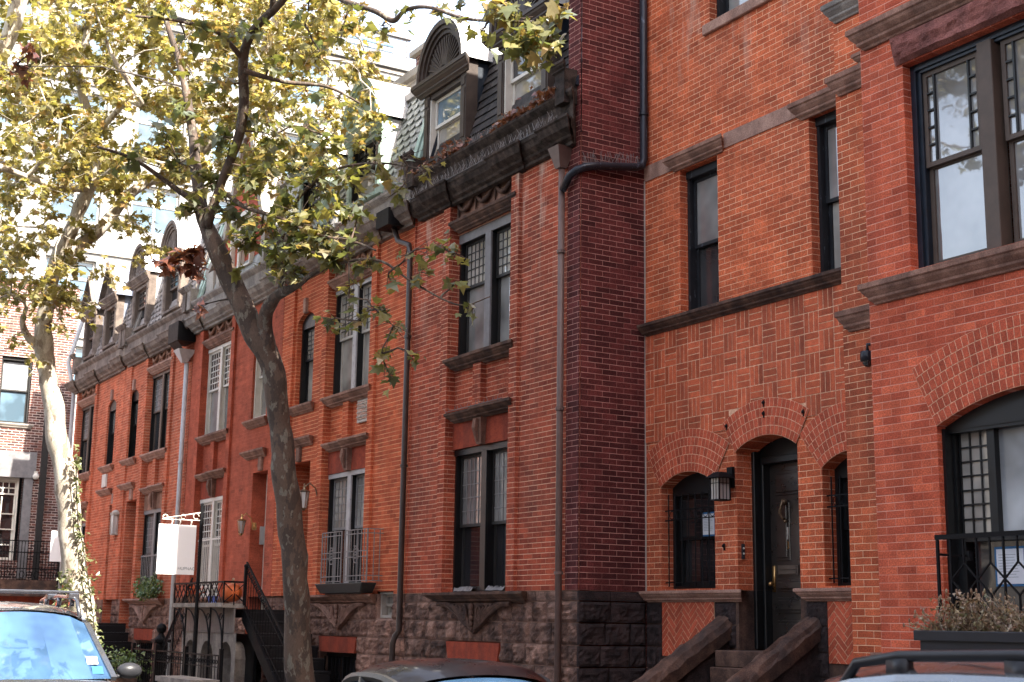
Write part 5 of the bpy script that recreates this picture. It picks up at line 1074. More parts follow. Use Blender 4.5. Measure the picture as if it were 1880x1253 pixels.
# ================================================================ STOOPS (iron and painted), parallel to the fronts
M['stepdark'] = paint('dark_steps', (.012, .012, .013), .45, .3); M['panelgrey'] = paint('grey_boards', (.15, .135, .125), .6, .25)
def rail_run(q, a, b, h, step=.14, t=.009, scroll=True):
    a, b = Vector(a), Vector(b); n = max(2, int((b-a).length/step)); up = Vector((0, 0, h))
    q.bar(a+up, b+up, .03, .025); q.bar(a+Vector((0, 0, .08)), b+Vector((0, 0, .08)), .014)
    if scroll: q.bar(a+up*.82, b+up*.82, .015)
    for i in range(n+1):
        p = a.lerp(b, i/n); q.bar(p, p+up, t)
        if scroll and i < n: c = a.lerp(b, (i+.5)/n)+up*.9; d_ = (b-a).normalized(); q.tube([c+d_*(.035*cos(s))+Vector((0, 0, .035*sin(s))) for s in [k*pi/3 for k in range(7)]], .006, 4)
def side_stoop(label, xt0, xt1, xb, ztop, y0, y1, n, newel_ball=False):
    T = thing('entrance_stoop', label, 'stairs', ((xt0+xb)/2, (y0+y1)/2, 0)); q = MB(); q.box(xt0, xt1, y0, y1, ztop-.14, ztop); q.build('landing', 'stepdark', T)
    for i in range(n):
        x = xt1+(xb-xt1)*i/n; x2 = xt1+(xb-xt1)*(i+1)/n; z = ztop-ztop*(i+1)/(n+1); q = MB(); q.box(x-.0, x2+.03, y0, y1, z-.05, z); q.box(x, x+.03, y0+.01, y1-.01, z-.05, z+ztop/(n+1)-.05); q.build('step', 'stepdark', T, bevel=.008)
    q = MB(); q.bar((xt1, y0+.02, ztop-.1), (xb, y0+.02, .05), .05, .2); q.build('stringer', 'iron', T)
    q = MB(); rail_run(q, (xt1, y0+.02, ztop), (xb, y0+.02, ztop*.15), .78); q.build('handrail', 'iron', T)
    q = MB(); q.box(xb-.09, xb+.09, y0-.08, y0+.1, 0, .95); q.mould(xb-.11, xb+.11, prof_ledge(.03, .9, .98, y0-.08)); q.box(xb-.11, xb+.11, y0-.1, y0+.12, .95, .99); q.ball((xb, y0+.01, 1.08), .09, 12); q.build('newel_post', 'iron', T, bevel=.008)
    return T
sC = side_stoop('dark iron stoop rising to the pale door beside the pumpkin', -25.45, -22.95, -20.75, 1.74, -1.12, -.1, 8)
sD = side_stoop('dark steps rising toward the recessed double doorway at left', -35.9, -33.35, -31.75, 1.43, -1.25, -.1, 6)
# lattice terrace in front of house C
T = thing('iron_terrace', 'raised terrace with lattice iron railing, thin posts and grey arched front', 'terrace', (-24.2, -1.3, 0)); YF = -1.5; a, b = -25.5, -22.9
q = MB(); q.box(a, b, YF, -1.13, 1.76, 1.83); q.box(a-.02, b+.02, YF-.03, YF, 1.77, 1.84); q.build('deck', 'corniceL', T)
q = MB(); q.box(a, b, YF-.01, YF+.02, 2.17, 2.2); q.box(b-.03, b, YF, -1.13, 2.17, 2.2)
for k in range(5): x = a+(b-a)*k/4; q.bar((x, YF, 1.8), (x, YF, 2.2), .025)
n = 12
for k in range(n):
    x, x2 = a+(b-a)*k/n, a+(b-a)*(k+1.6)/n
    if x2 <= b+.01: q.bar((x, YF, 1.84), (x2, YF, 2.17), .014); q.bar((x2, YF, 1.84), (x, YF, 2.17), .014)
for k in range(3): y_ = YF+.37*k/2; q.bar((b, y_, 1.8), (b, y_, 2.2), .02)
q.bar((b, YF, 1.84), (b, -1.13, 2.17), .014); q.bar((b, YF, 2.17), (b, -1.13, 1.84), .014); q.bar((b, -1.13, 1.8), (b, -1.13, 2.42), .05); q.ball((b, -1.13, 2.45), .04, 8); q.build('lattice_railing', 'iron', T)
q = MB()
for k in range(5):
    x = a+(b-a)*k/4; q.tube([(x, YF+.02, .03), (x, YF+.02, 1.76)], .016, 6)
    if k: 
        x0_ = x-.62; q.tube([(x0_+.6*sin(t), YF+.02, 1.12+.62*cos(t)) for t in [pi/2*i/8 for i in range(9)]], .014, 5); q.tube([(x-.16+.08*cos(t)*(1-t/10), YF+.03, 1.6+.08*sin(t)*(1-t/10)) for t in [i*.6 for i in range(12)]], .008, 4)
q.build('scroll_posts', 'iron', T)
q = MB(Fr('Y', -1.28)); wall(q, a-.1, b+.1, .03, 1.34, [(-25.4, -24.85, .03, .92, .28), (-24.55, -23.9, .03, .92, .28), (-23.6, -22.98, .03, .92, .28)], 0, .25); q.build('arched_front', 'corniceL', T); q = MB(); q.box(a-.1, b+.1, -.95, -.9, .03, 1.33); q.build('dark_recess', 'iron', T)  # black sheet stands in for the shade behind the arches
q = MB()
for k in range(26): x = a+(b-a)*k/26; q.box(x, x+.092, -1.30, -1.275, 1.34, 1.76)
q.build('board_panel', 'panelgrey', T)
# pumpkin and pots on the terrace
q = MB(); pc_ = Vector((-23.08, -1.29, 1.84)); prof = []
for j in range(13):
    t = pi*j/12
    for i in range(40):
        a_ = 2*pi*i/40; rr = .21*sin(t)*(1-.09*abs(cos(a_*5))**.5*1.0); prof.append((pc_.x+rr*cos(a_), pc_.y+rr*sin(a_)*.8, pc_.z+.17-.17*cos(t)*(.9+.1*sin(t))))
q.idx(prof, [(j*40+i, j*40+(i+1) % 40, (j+1)*40+(i+1) % 40, (j+1)*40+i) for j in range(12) for i in range(40)])
T = thing('pumpkin', 'large orange pumpkin behind the lattice railing', 'pumpkin', tuple(pc_)); q.build('body', 'pumpkin', T, smooth=True); q = MB(); q.tube([(pc_.x, pc_.y, pc_.z+.31), (pc_.x+.01, pc_.y, pc_.z+.37), (pc_.x+.04, pc_.y, pc_.z+.4)], [.03, .02, .022], 6); q.build('stalk', 'leafdry', T)
M['potorange'] = paint('orange_flowers', (.5, .1, .03), .7, .4); M['potblue'] = paint('blue_pot', (.1, .14, .4), .4, .2)
T = thing('flower_pot', 'pot of orange flowers at the left end of the lattice railing', 'flower pot', (-25.0, -1.3, 1.84)); q = MB(); q.lathe((-25.0, -1.3), [(.08, 1.84), (.12, 2.0)], 12); q.build('pot', 'terra', T); q = MB(); rnd = random.Random(4)
for _ in range(60): add_leaf(q, Vector((-25+rnd.gauss(0, .1), -1.3+rnd.gauss(0, .07), 2.0+rnd.uniform(0, .14))), rnd, .07, simple=True)
q.build('flowers', 'potorange', T)
T = thing('flower_pot', 'small blue pot in the middle behind the lattice railing', 'flower pot', (-24.0, -1.3, 1.84)); q = MB(); q.lathe((-24.0, -1.3), [(.07, 1.84), (.1, 1.84+.12), (.09, 1.96), (.0, 1.95)], 12); q.build('pot', 'potblue', T)
# areaway fence, newel with ball, planter boxes
T = thing('areaway_fence', 'low black iron fence in front of the grey arches', 'fence', (-23.5, -1.9, 0)); q = MB(); rail_run(q, (-26.3, -1.95, .03), (-21.6, -1.95, .03), .98, .13); q.build('rails', 'iron', T)
q = MB()
for x in (-26.3, -24.9, -23.3, -21.6): q.box(x-.03, x+.03, -1.98, -1.92, .03, 1.12)
q.build('posts', 'iron', T)
T = thing('gate_post', 'black iron newel post with a ball finial left of the grey terrace', 'post', (-27.75, -1, 0)); q = MB(); x, y = -27.75, -1.0; q.box(x-.11, x+.11, y-.11, y+.11, 0, 1.1); q.box(x-.16, x+.16, y-.16, y+.16, 1.1, 1.16); q.lathe((x, y), [(.14, 1.16), (.06, 1.24), (.05, 1.28)], 12); q.build('shaft', 'iron', T, bevel=.01); q = MB(); q.ball((x, y, 1.37), .1, 14); q.build('ball_finial', 'iron', T, smooth=True)
T = thing('stair_railing', 'sloping iron railing running from the ball-topped post up to the terrace', 'railing', (-26.7, -1, 0)); q = MB(); rail_run(q, (-27.6, -1.0, .35), (-25.6, -1.15, 1.6), .7, .12); q.build('rails', 'iron', T)
q = MB(); q.box(-23.0, -21.3, -2.5, -2.1, .03, .62); q.box(-23.03, -21.27, -2.53, -2.07, .58, .66); tag(q.build('planter_box', 'corniceL'), 'grey stone planter on the sidewalk beside the near trunk', 'planter')
shrub('straggly green plant in front of the ball-topped post', (-26.2, -2.2, .45), .6, 500, 'leafgreen', 8, .08, sq=(1, .6, 1), group='plants at the windows'); q = MB(); q.box(-26.5, -25.8, -2.45, -2.0, .03, .5); tag(q.build('planter_box', 'brownD'), 'brown planter under the straggly green plant', 'planter')
T = thing('landing_railing', 'dark iron railing on the landing of the recessed double doorway', 'railing', (-34.5, -1.2, 1.4)); q = MB(); rail_run(q, (-35.9, -1.22, 1.43), (-33.35, -1.22, 1.43), .75, .1); q.build('rails', 'iron', T)
split_later = []
# ================================================================ CARS
def car(label, origin, yaw, L, Wd, H, paintm, roofm=None, belt=.95, hood=.95, kind='suv', rails=False, bars=False, ws=(.55, 1.15), rear=(-2.0, -1.55), trim=None, group='parked and passing cars'):
    """local +x is the front; L length, Wd width, H roof height; ws=(base x, top x) of windscreen; rear likewise"""
    cy, sy = cos(yaw), sin(yaw); o = Vector(origin)
    F = lambda x, y, z: (o.x+x*cy-y*sy, o.y+x*sy+y*cy, o.z+z)
    T = thing('car', label, 'car', origin, group); hw = Wd/2; hl = L/2; rt = hw*.78
    # lower body: lofted sections
    secs = [(-hl, .45, .80, .80), (-hl+.12, .30, belt-.04, .93), (-hl+.5, .24, belt, 1.0), (-.6, .22, belt, 1.0), (ws[0]-.1, .22, belt, 1.0), (ws[0]+.25, .23, hood+.0, .99), (hl-.7, .25, hood-.1, .97), (hl-.25, .28, hood-.22, .92), (hl-.05, .34, hood-.36, .80), (hl, .42, .6, .72)]
    q = MB(F); P = []; NP = 14
    for x, z0, z1, k in secs:
        w_ = hw*k; sec = [(-w_*.9, z0), (-w_, z0+.12), (-w_, (z0+z1)/2), (-w_*.985, z1-.1), (-w_*.93, z1-.02), (-w_*.8, z1+.005), (-w_*.3, z1+.03), (w_*.3, z1+.03), (w_*.8, z1+.005), (w_*.93, z1-.02), (w_*.985, z1-.1), (w_, (z0+z1)/2), (w_, z0+.12), (w_*.9, z0)]
        P += [(x, y, z) for y, z in sec]
    q.idx(P, [(i*NP+j, i*NP+(j+1) % NP, (i+1)*NP+(j+1) % NP, (i+1)*NP+j) for i in range(len(secs)-1) for j in range(NP)]+[tuple(range(NP))[::-1], tuple(range(len(P)-NP, len(P)))])
    body = q.build('body', paintm, T, smooth=True, bevel=.0)
    # roof
    q = MB(F); NX, NY = 16, 12; P = []; ro = rear[1]; fo = ws[1]
    for i in range(NX+1):
        s = i/NX; x = ro+(fo-ro)*s
        for j in range(NY+1):
            t = -1+2*j/NY; e = 1-(2*s-1)**4*.5; z = H-.05-.07*t*t-.10*(abs(2*s-1)**3) - .05*abs(t)**8 + .05; P.append((x+(.06*(1-t*t))*(1 if s > .5 else -1)*(abs(2*s-1)**4), t*(rt+.035)*(1-.05*abs(2*s-1)**3), z))
    q.idx(P, [(i*(NY+1)+j, i*(NY+1)+j+1, (i+1)*(NY+1)+j+1, (i+1)*(NY+1)+j) for i in range(NX) for j in range(NY)])
    zr = lambda s, t: H-.07*t*t-.10*(abs(2*s-1)**3)-.05*abs(t)**8
    q.build('roof', roofm or paintm, T, smooth=True)
    by = hw*.93; ty = rt+.01; zb = belt; wp = MB(F)
    A = lambda sg: (ws[0]+.05, sg*by, zb); B_ = lambda sg: (fo-.0, sg*(ty), zr(1, 1)-.03)
    C_ = lambda sg: (rear[0], sg*by, zb); D_ = lambda sg: (ro+.0, sg*(ty), zr(0, 1)-.03)
    for sg in (-1, 1):
        wp.bar(A(sg), B_(sg), .065, .05); wp.bar(C_(sg), D_(sg), .14, .09)
        n = 8; pts = [(ro+(fo-ro)*i/n, sg*(ty+.01)*(1-.05*abs(2*i/n-1)**3), zr(i/n, 1)-.01) for i in range(n+1)]; wp.tube(pts, .035, 6)
        for xm, tm in ((-.25, .0),): xt = ro+(fo-ro)*.55; wp.bar((xt-.1, sg*by, zb), (xt, sg*(ty+.005), zr(.5, 1)-.02), .09, .05)
    wp.build('pillars', trim or paintm, T, smooth=False)
    split_later.append('pillars')
    # glass
    k = MB(F); nseg = 8
    for i in range(nseg):
        t, t2 = -1+2*i/nseg, -1+2*(i+1)/nseg; bow = lambda s: .09*(1-s*s)
        k.face([(ws[0]+.05+bow(t), t*by*.97, zb+.0), (ws[0]+.05+bow(t2), t2*by*.97, zb+.0), (fo+bow(t2)*.7, t2*ty*.97, zr(1, t2)-.02), (fo+bow(t)*.7, t*ty*.97, zr(1, t)-.02)])
    k.build('windshield', 'cargl', T, smooth=True); k = MB(F)
    for i in range(nseg):
        t, t2 = -1+2*i/nseg, -1+2*(i+1)/nseg; bow = lambda s: -.07*(1-s*s)
        k.face([(rear[0]+bow(t2), t2*by*.97, zb), (rear[0]+bow(t), t*by*.97, zb), (ro+bow(t)*.7, t*ty*.97, zr(0, t)-.02), (ro+bow(t2)*.7, t2*ty*.97, zr(0, t2)-.02)])
    k.build('rear_window', 'cargl', T, smooth=True)
    for sg in (-1, 1):
        k = MB(F); n = 8
        top = [(ro+.04+(fo-ro-.08)*i/n, sg*(ty-.0), zr(i/n, 1)-.04) for i in range(n+1)]; bot = [(rear[0]+.05+(ws[0]-rear[0])*i/n, sg*(by-.01), zb) for i in range(n+1)]
        for i in range(n): k.face([bot[i], bot[i+1], top[i+1], top[i]])
        k.build('side_window', 'cargl', T)
        mr = MB(F); mx = ws[0]-.05; mr.ball((mx, sg*(hw+.13), zb+.08), .14, 14, (.6, 1.0, .62)); mr.tube([(mx, sg*(hw-.05), zb-.0), (mx, sg*(hw+.08), zb+.05)], .025, 6); mr.build('wing_mirror', 'blkplastic', T, smooth=True)
        dh = MB(F); 
        for x in (-.1, -1.0): dh.bar((x-.1, sg*(hw+.02), belt-.14), (x+.1, sg*(hw+.02), belt-.14), .03, .035)
        dh.build('door_handle', 'chrome', T)
        li = MB(F); li.ball((hl-.18, sg*hw*.72, hood-.3), .15, 10, (.8, 1, .55)); li.build('headlight', 'lampglass', T, smooth=True); li = MB(F); li.box(-hl-.01, -hl+.12, sg*hw*.62-.12, sg*hw*.62+.12, .62, .86); li.build('tail_light', 'redlint', T, bevel=.02)
        for x in (hl-.85, -hl+.8):
            wb_ = MB(F); wb_.tube([(x, sg*(hw-.21), .32), (x, sg*(hw+.005), .32)], .32, 22); wh = wb_.build('wheel', 'rubber', T); wr = MB(F); wr.tube([(x, sg*(hw+.0), .32), (x, sg*(hw+.012), .32)], .2, 18)
            for s_ in range(5): a_ = 2*pi*s_/5; wr.bar((x, sg*(hw+.015), .32), (x+.19*cos(a_), sg*(hw+.015), .32+.19*sin(a_)), .05, .02)
            wr.build('rim', 'lead', wh)
        if rails:
            H0 = H; H = H - (0 if bars else .09); rr = MB(F); yy = sg*(ty-.06); pts = [(ro+.12, yy, zr(.04, .93)), (ro+.26, yy, H+.02), (ro+.5, yy, H+.055), ((ro+fo)/2, yy, H+.07), (fo-.5, yy, H+.05), (fo-.25, yy, H+.015), (fo-.08, yy, zr(.97, .93)-.0)]; rr.tube(pts, .024, 8)
            for x in (ro+.5, (ro+fo)/2, fo-.5): rr.box(x-.06, x+.06, yy-.02, yy+.02, H-.05, H+.05)
            rr.build('roof_rail', 'blkplastic' if not bars else 'carsilver', T, smooth=True); H = H0
    if bars:
        for x in (ro+.75, fo-.45):
            rr = MB(F); rr.bar((x, -ty-.0, H+.11), (x, ty+.0, H+.11), .08, .035)
            for sg in (-1, 1): rr.obox(F(x, sg*(ty-.06), H+.095), Vector((cy, sy, 0)), Vector((-sy, cy, 0)), Vector((0, 0, 1)), .06, .07, .05) if False else rr.box(x-.06, x+.06, sg*(ty-.06)-.06, sg*(ty-.06)+.06, H+.03, H+.10)
            rr.build('cross_bar', 'carsilver', T, bevel=.01)
    g_ = MB(F); g_.box(hl-.06, hl+.01, -hw*.45, hw*.45, .42, .58); g_.build('grille', 'blkplastic', T)
    return T, F
# car 1: silver car coming up the lane, roof bars
c1, F1 = car('silver wagon with roof rails and cross bars at lower left', (-17.0, -6.12, -.11), 0, 4.6, 1.85, 1.86, 'carsilver', rails=True, bars=True, ws=(1.25, .50), rear=(-2.15, -1.75), belt=1.04, hood=1.0)
q = MB(F1); q.F = F1
for i_, (yy, zz_, mm_) in enumerate(((.70, 1.12, 'tape'), (.66, 1.22, 'paper'))):
    t_ = (zz_-1.04)/.74; xx = 1.3+.09*(1-(yy/.8)**2)-t_*.8; q = MB(F1); q.face([(xx+.03, yy-.06, zz_-.03), (xx+.03, yy+.06, zz_-.03), (xx-.05, yy+.06, zz_+.05), (xx-.05, yy-.06, zz_+.05)]); q.build('windscreen_sticker', mm_, c1)
# car 2: small dark hatchback by the kerb
car('small dark hatchback with black roof parked in the middle of the photo', (-9.62, -4.5, -.11), pi, 3.7, 1.62, 1.435, 'carblack', ws=(.95, .40), rear=(-1.30, -.62), belt=.9, hood=.92, trim='leadD')
car('champagne wagon with dark roof rails at lower right', (-4.45, -4.45, -.11), pi, 4.7, 1.8, 1.63, 'carchamp', rails=True, ws=(1.2, .45), rear=(-2.2, -1.8), belt=.92, hood=.95)
# ================================================================ TREES
def limb(q, pts, n=12, wob=.0, seed=0):
    """pts: list of (px,py,width_px,depth) -> tube; returns 3-D polyline"""
    P = [atd(a, b, d) for a, b, w_, d in pts]; rr = [w_*d/FPX/2 for a, b, w_, d in pts]
    # Catmull-Rom refinement
    out, ro = [], []
    for i in range(len(P)-1):
        p0, p1, p2, p3 = P[max(i-1, 0)], P[i], P[i+1], P[min(i+2, len(P)-1)]
        for k in range(5):
            t = k/5; out.append(.5*((2*p1)+(p2-p0)*t+(2*p0-5*p1+4*p2-p3)*t*t+(3*p1-p0-3*p2+p3)*t**3)); ro.append(rr[i]+(rr[i+1]-rr[i])*t)
    out.append(P[-1]); ro.append(rr[-1])
    for i in range(len(out)):
        s_ = ro[i]*.35; v_ = noise.noise_vector(out[i]*2.2+Vector((seed, 0, 0))); out[i] = out[i]+v_*s_; ro[i] *= 1+.14*noise.noise(out[i]*5)
    q.F = lambda x, y, z: (x, y, z)
    if n: q.tube(out, ro, n)
    return out
ID = lambda x, y, z: (x, y, z)
def foliage(lq, tq, limbs, blobs, sz, seed, simple=False, subs=7, tw=.008):
    rnd = random.Random(seed); nodes = [p for L in limbs for p in L]
    for bx, by, r, n, d in blobs:
        c = atd(bx, by, d); R_ = r*d/FPX; a = min(nodes, key=lambda p: (p-c).length+.25*abs(p.z-c.z))
        L = (c-a).length; mid = a.lerp(c, .5)+Vector((rnd.gauss(0, .1), rnd.gauss(0, .1), rnd.gauss(0, .06)+.05))*L
        pts = [a, a.lerp(mid, .5)+Vector((rnd.gauss(0, .04), rnd.gauss(0, .04), 0))*L, mid, mid.lerp(c, .6)+Vector((rnd.gauss(0, .05), rnd.gauss(0, .05), 0))*L, c]
        tq.tube(pts, [tw*1.9, tw*1.6, tw*1.3, tw, tw*.7], 5, False); nodes += [mid, c]
        for s in range(subs):
            src = pts[rnd.choice((2, 3, 4, 4))]; e = c+Vector((rnd.gauss(0, .62), rnd.gauss(0, .62), rnd.gauss(-.1, .5)))*R_
            m_ = src.lerp(e, .5)+Vector((rnd.gauss(0, .12), rnd.gauss(0, .12), rnd.gauss(.03, .08)))*R_; tq.tube([src, m_, e], [tw*.6, tw*.45, tw*.3], 4, False)
            k = max(1, n//subs)
            for i in range(k):
                t = rnd.uniform(.15, 1.08); p = src.lerp(m_, t*2) if t < .5 else m_.lerp(e, t*2-1)
                add_leaf(lq, p+Vector((rnd.gauss(0, .04), rnd.gauss(0, .04), rnd.gauss(-.02, .03))), rnd, sz, .6, simple)
# ---- near tree
D1 = 17.3; T1 = thing('plane_tree', 'near plane tree with mottled curving trunk forking in front of the orange house', 'tree', tuple(at(552, 1250, -2.9)*1.0), 'plane trees on the sidewalk'); T1.location.z = .03
tq = MB(ID); gx = at(556, 1262, -2.9)
base1 = [(556, 1345, 62, D1), (552, 1253, 52, D1), (545, 1120, 47, D1), (537, 1000, 46, D1), (525, 880, 44, D1), (512, 780, 41, D1), (503, 700, 43, D1), (484, 640, 45, D1), (455, 590, 42, D1), (424, 520, 40, D1+.1), (400, 460, 34, D1+.1), (380, 415, 27, D1+.2), (368, 370, 24, D1+.3), (358, 300, 20, D1+.5), (350, 220, 16, D1+.7), (330, 120, 12, D1+1), (300, 20, 9, D1+1.2)]
L1 = limb(tq, base1, 20); La = L1[30:]
Lb = limb(tq, [(500, 700, 26, D1), (491, 640, 31, D1-.05), (486, 590, 27, D1-.1), (495, 562, 24, D1-.2), (514, 540, 21, D1-.3), (545, 525, 12, D1-.5), (580, 500, 8, D1-.7), (640, 480, 6, D1-.9), (700, 480, 5, D1-1.1), (760, 520, 4, D1-1.3), (840, 560, 3, D1-1.5), (900, 545, 2, D1-1.6)], 12)
Lc = limb(tq, [(380, 420, 22, D1+.1), (404, 340, 16, D1+.1), (420, 300, 18, D1), (440, 240, 19, D1-.1), (447, 180, 19, D1-.2), (446, 110, 18, D1-.3), (462, 60, 17, D1-.4), (500, 20, 15, D1-.6), (545, -25, 13, D1-.9), (590, -20, 12, D1-1.4), (640, 5, 11, D1-1.8), (690, 22, 10, D1-2.1), (722, 38, 11, D1-2.3), (745, 18, 8, D1-2.6), (790, 14, 7, D1-3), (850, 34, 6, D1-3.4), (910, 40, 5, D1-3.8), (980, 40, 4, D1-4.2)], 10)
Ld = limb(tq, [(512, 545, 16, D1-.3), (520, 505, 12, D1-.2), (515, 450, 10, D1-.1), (530, 400, 8, D1), (560, 350, 7, D1), (620, 310, 5, D1-.3), (700, 300, 4, D1-.6), (770, 310, 3, D1-.8)], 8)
Le = limb(tq, [(400, 345, 12, D1+.1), (450, 380, 8, D1-.3), (510, 400, 7, D1-.5), (580, 430, 6, D1-.8), (650, 445, 5, D1-1.0), (690, 460, 4, D1-1.2)], 8)
Lf = limb(tq, [(370, 380, 14, D1+.3), (300, 330, 9, D1+.2), (240, 290, 7, D1), (180, 270, 5, D1-.3)], 8); Lg = limb(tq, [(447, 130, 12, D1-.3), (520, 150, 8, D1-.2), (600, 160, 6, D1), (660, 190, 4, D1)], 8)
Lh = limb(tq, [(446, 110, 11, D1-.3), (400, 60, 8, D1-.6), (330, 40, 6, D1-1), (250, 30, 5, D1-1.4)], 8)
Li = limb(tq, [(500, 20, 12, D1-.6), (500, -120, 10, D1-1), (470, -300, 7, D1-1.6), (430, -500, 5, D1-2)], 8); Lj = limb(tq, [(722, 38, 8, D1-2.3), (760, 80, 5, D1-2.6), (820, 120, 4, D1-2.9), (880, 115, 3, D1-3.2), (905, 88, 2.5, D1-3.4)], 6) if False else []
NB = [(640, 20, 30, 14, -2), (700, 48, 26, 10, -2.2), (745, 12, 30, 14, -2.6), (800, 22, 32, 20, -3), (850, 30, 30, 18, -3.4), (885, 60, 26, 16, -3.7), (930, 20, 34, 34, -4), (965, 62, 34, 36, -4.2), (1005, 40, 30, 26, -4.4), (1000, 85, 26, 20, -4.4), (905, 8, 30, 24, -3.8), (1035, 15, 22, 12, -4.5), (620, 70, 24, 8, -1.8), (960, 100, 24, 14, -4.2), (560, 45, 30, 16, -1.2), (590, 100, 34, 18, -1),
 (455, 210, 44, 30, 0), (400, 250, 50, 46, 0), (500, 250, 50, 44, -.1), (560, 235, 48, 40, -.2), (620, 250, 46, 34, -.3), (540, 300, 50, 50, -.1), (470, 320, 50, 52, -.2), (420, 380, 44, 44, 0), (480, 420, 46, 46, -.3), (520, 372, 46, 48, -.3), (580, 350, 46, 44, -.4), (640, 325, 44, 36, -.5), (690, 300, 40, 28, -.6), (740, 290, 36, 20, -.8), (700, 245, 36, 18, -.4), (775, 312, 30, 12, -.9),
 (600, 425, 42, 36, -.8), (645, 440, 38, 28, -1), (560, 450, 44, 44, -.6), (505, 465, 42, 38, -.5), (440, 450, 40, 34, -.2), (660, 395, 36, 18, -.8), (730, 350, 30, 10, -.8), (380, 330, 44, 34, .1), (330, 300, 46, 30, .2), (300, 240, 46, 26, .1), (250, 285, 44, 22, 0), (350, 375, 40, 30, .2), (330, 200, 44, 24, .6),
 (620, 485, 36, 26, -.8), (678, 480, 36, 24, -1), (540, 500, 36, 28, -.5), (715, 512, 28, 12, -1.1), (640, 545, 34, 16, -1), (690, 568, 32, 14, -1.1), (722, 598, 26, 9, -1.2), (700, 650, 24, 10, -1.1), (716, 690, 26, 12, -1.1), (655, 590, 28, 10, -1), (600, 590, 28, 7, -.8), (745, 470, 28, 8, -1.2), (800, 452, 28, 8, -1.3), (835, 470, 20, 5, -1.4), (770, 500, 24, 7, -1.3), (760, 650, 18, 3, -1.2), (815, 455, 24, 6, -1.3), (868, 568, 22, 5, -1.55), (835, 520, 14, 2, -1.4),
 (500, 100, 44, 22, -.4), (440, 60, 44, 20, -.5), (380, 60, 44, 20, -.8), (330, 95, 44, 18, -1), (300, 30, 44, 18, -1.3), (560, 165, 44, 22, 0), (620, 180, 42, 18, 0), (400, 150, 44, 20, -.4), (450, 330, 34, 30, -.3), (590, 300, 40, 34, -.4), (620, 380, 40, 34, -.7), (540, 415, 40, 36, -.6), (570, 400, 40, 30, -.6), (610, 465, 34, 24, -.8), (660, 350, 36, 22, -.6)]
for k, (bx, by) in enumerate([(420, -120), (520, -200), (350, -260), (600, -160), (450, -380), (700, -120), (300, -120), (540, -330), (820, -90), (930, -110), (380, -480), (650, -260)]): NB.append((bx, by, 90, 70, -1.2-.2*(k % 3)))
lq = MB(ID); foliage(lq, tq, [La, Lb, Lc, Ld, Le, Lf, Lg, Lh, Li], [(a, b, r, int(n*(.62 if a > 540 and b < 360 and a < 900 else 1.05)), D1+d) for a, b, r, n, d in NB], .145, 5)
tk = tq.build('trunk', 'bark1', T1, smooth=True); lq.build('crown', 'leafN', T1)
dq = MB(ID); dt = MB(ID); foliage(dq, dt, [La], [(a, b, r, n, D1+.1) for a, b, r, n in ((335, 470, 24, 34), (352, 492, 20, 20), (312, 484, 18, 16), (360, 460, 18, 14), (300, 490, 14, 8), (372, 560, 12, 4), (30, 120, 26, 16), (60, 90, 20, 10))], .15, 9, subs=5); dq.build('dead_leaves', 'leafdead', T1); dt.build('dead_twigs', 'twig', T1)
# ---- left sunlit tree
D2 = 25.0; T2 = thing('plane_tree', 'sunlit pale plane tree at left with ivy climbing one side of its trunk', 'tree', tuple(at(165, 1160, -2.9)), 'plane trees on the sidewalk'); T2.location.z = .03; tq = MB(ID)
K1 = limb(tq, [(168, 1300, 58, D2), (155, 1180, 50, D2), (147, 1110, 46, D2), (131, 1000, 43, D2), (119, 880, 41, D2), (103, 780, 37, D2), (90, 700, 33, D2), (80, 640, 35, D2), (83, 560, 28, D2), (103, 480, 26, D2), (126, 430, 26, D2), (152, 370, 25, D2), (172, 320, 24, D2), (176, 250, 20, D2), (150, 160, 16, D2), (160, 60, 13, D2), (180, -60, 10, D2)], 18)
K2 = limb(tq, [(120, 470, 26, D2), (160, 440, 24, D2+.3), (200, 405, 22, D2+.6), (230, 365, 20, D2+.8), (270, 335, 19, D2+1), (320, 315, 20, D2+1), (400, 250, 22, D2+1), (455, 190, 26, D2+1), (480, 130, 26, D2+1), (503, 60, 24, D2+1), (540, -30, 22, D2+1), (580, -150, 16, D2+1)], 12)
K3 = limb(tq, [(72, 640, 22, D2), (52, 618, 14, D2-.2), (42, 590, 10, D2-.4), (48, 560, 7, D2-.5), (20, 540, 5, D2-.6)], 8); K4 = limb(tq, [(165, 345, 16, D2), (110, 345, 12, D2-.6), (50, 325, 12, D2-1), (-20, 300, 12, D2-1.5)], 8)
K5 = limb(tq, [(50, 325, 10, D2-1), (80, 295, 8, D2-1.1), (105, 270, 6, D2-1.2), (110, 220, 4, D2-1.3)], 6); K6 = limb(tq, [(168, 340, 12, D2), (210, 310, 9, D2-.4), (235, 290, 8, D2-.6), (300, 300, 5, D2-1)], 8)
K7 = limb(tq, [(176, 250, 12, D2), (230, 190, 10, D2-.5), (260, 190, 9, D2-.8), (210, 110, 8, D2-1), (190, 60, 6, D2-1.2)], 8); K8 = limb(tq, [(300, 130, 7, D2+.6), (400, 110, 9, D2+.8), (470, 150, 10, D2+1)], 8); K9 = limb(tq, [(160, 60, 8, D2), (80, 10, 8, D2), (20, -40, 7, D2)], 6)
FB_ = []; rnd = random.Random(12)
for _ in range(230):
    x, y = rnd.uniform(-40, 720), rnd.uniform(-60, 320)
    if x > 560 and y > 40 and rnd.random() < .45: continue
    if y > 420-.45*x+200: continue
    if x > 640 and y < 100: continue
    FB_.append((x, y, 46, 78, D2+rnd.uniform(-1.6, 1.8)))
for _ in range(80):
    x, y = rnd.uniform(-40, 330), rnd.uniform(300, 600)
    if x > 140 and y > 470: continue
    FB_.append((x, y, 40, 48, D2+rnd.uniform(-1.6, 1.2)))
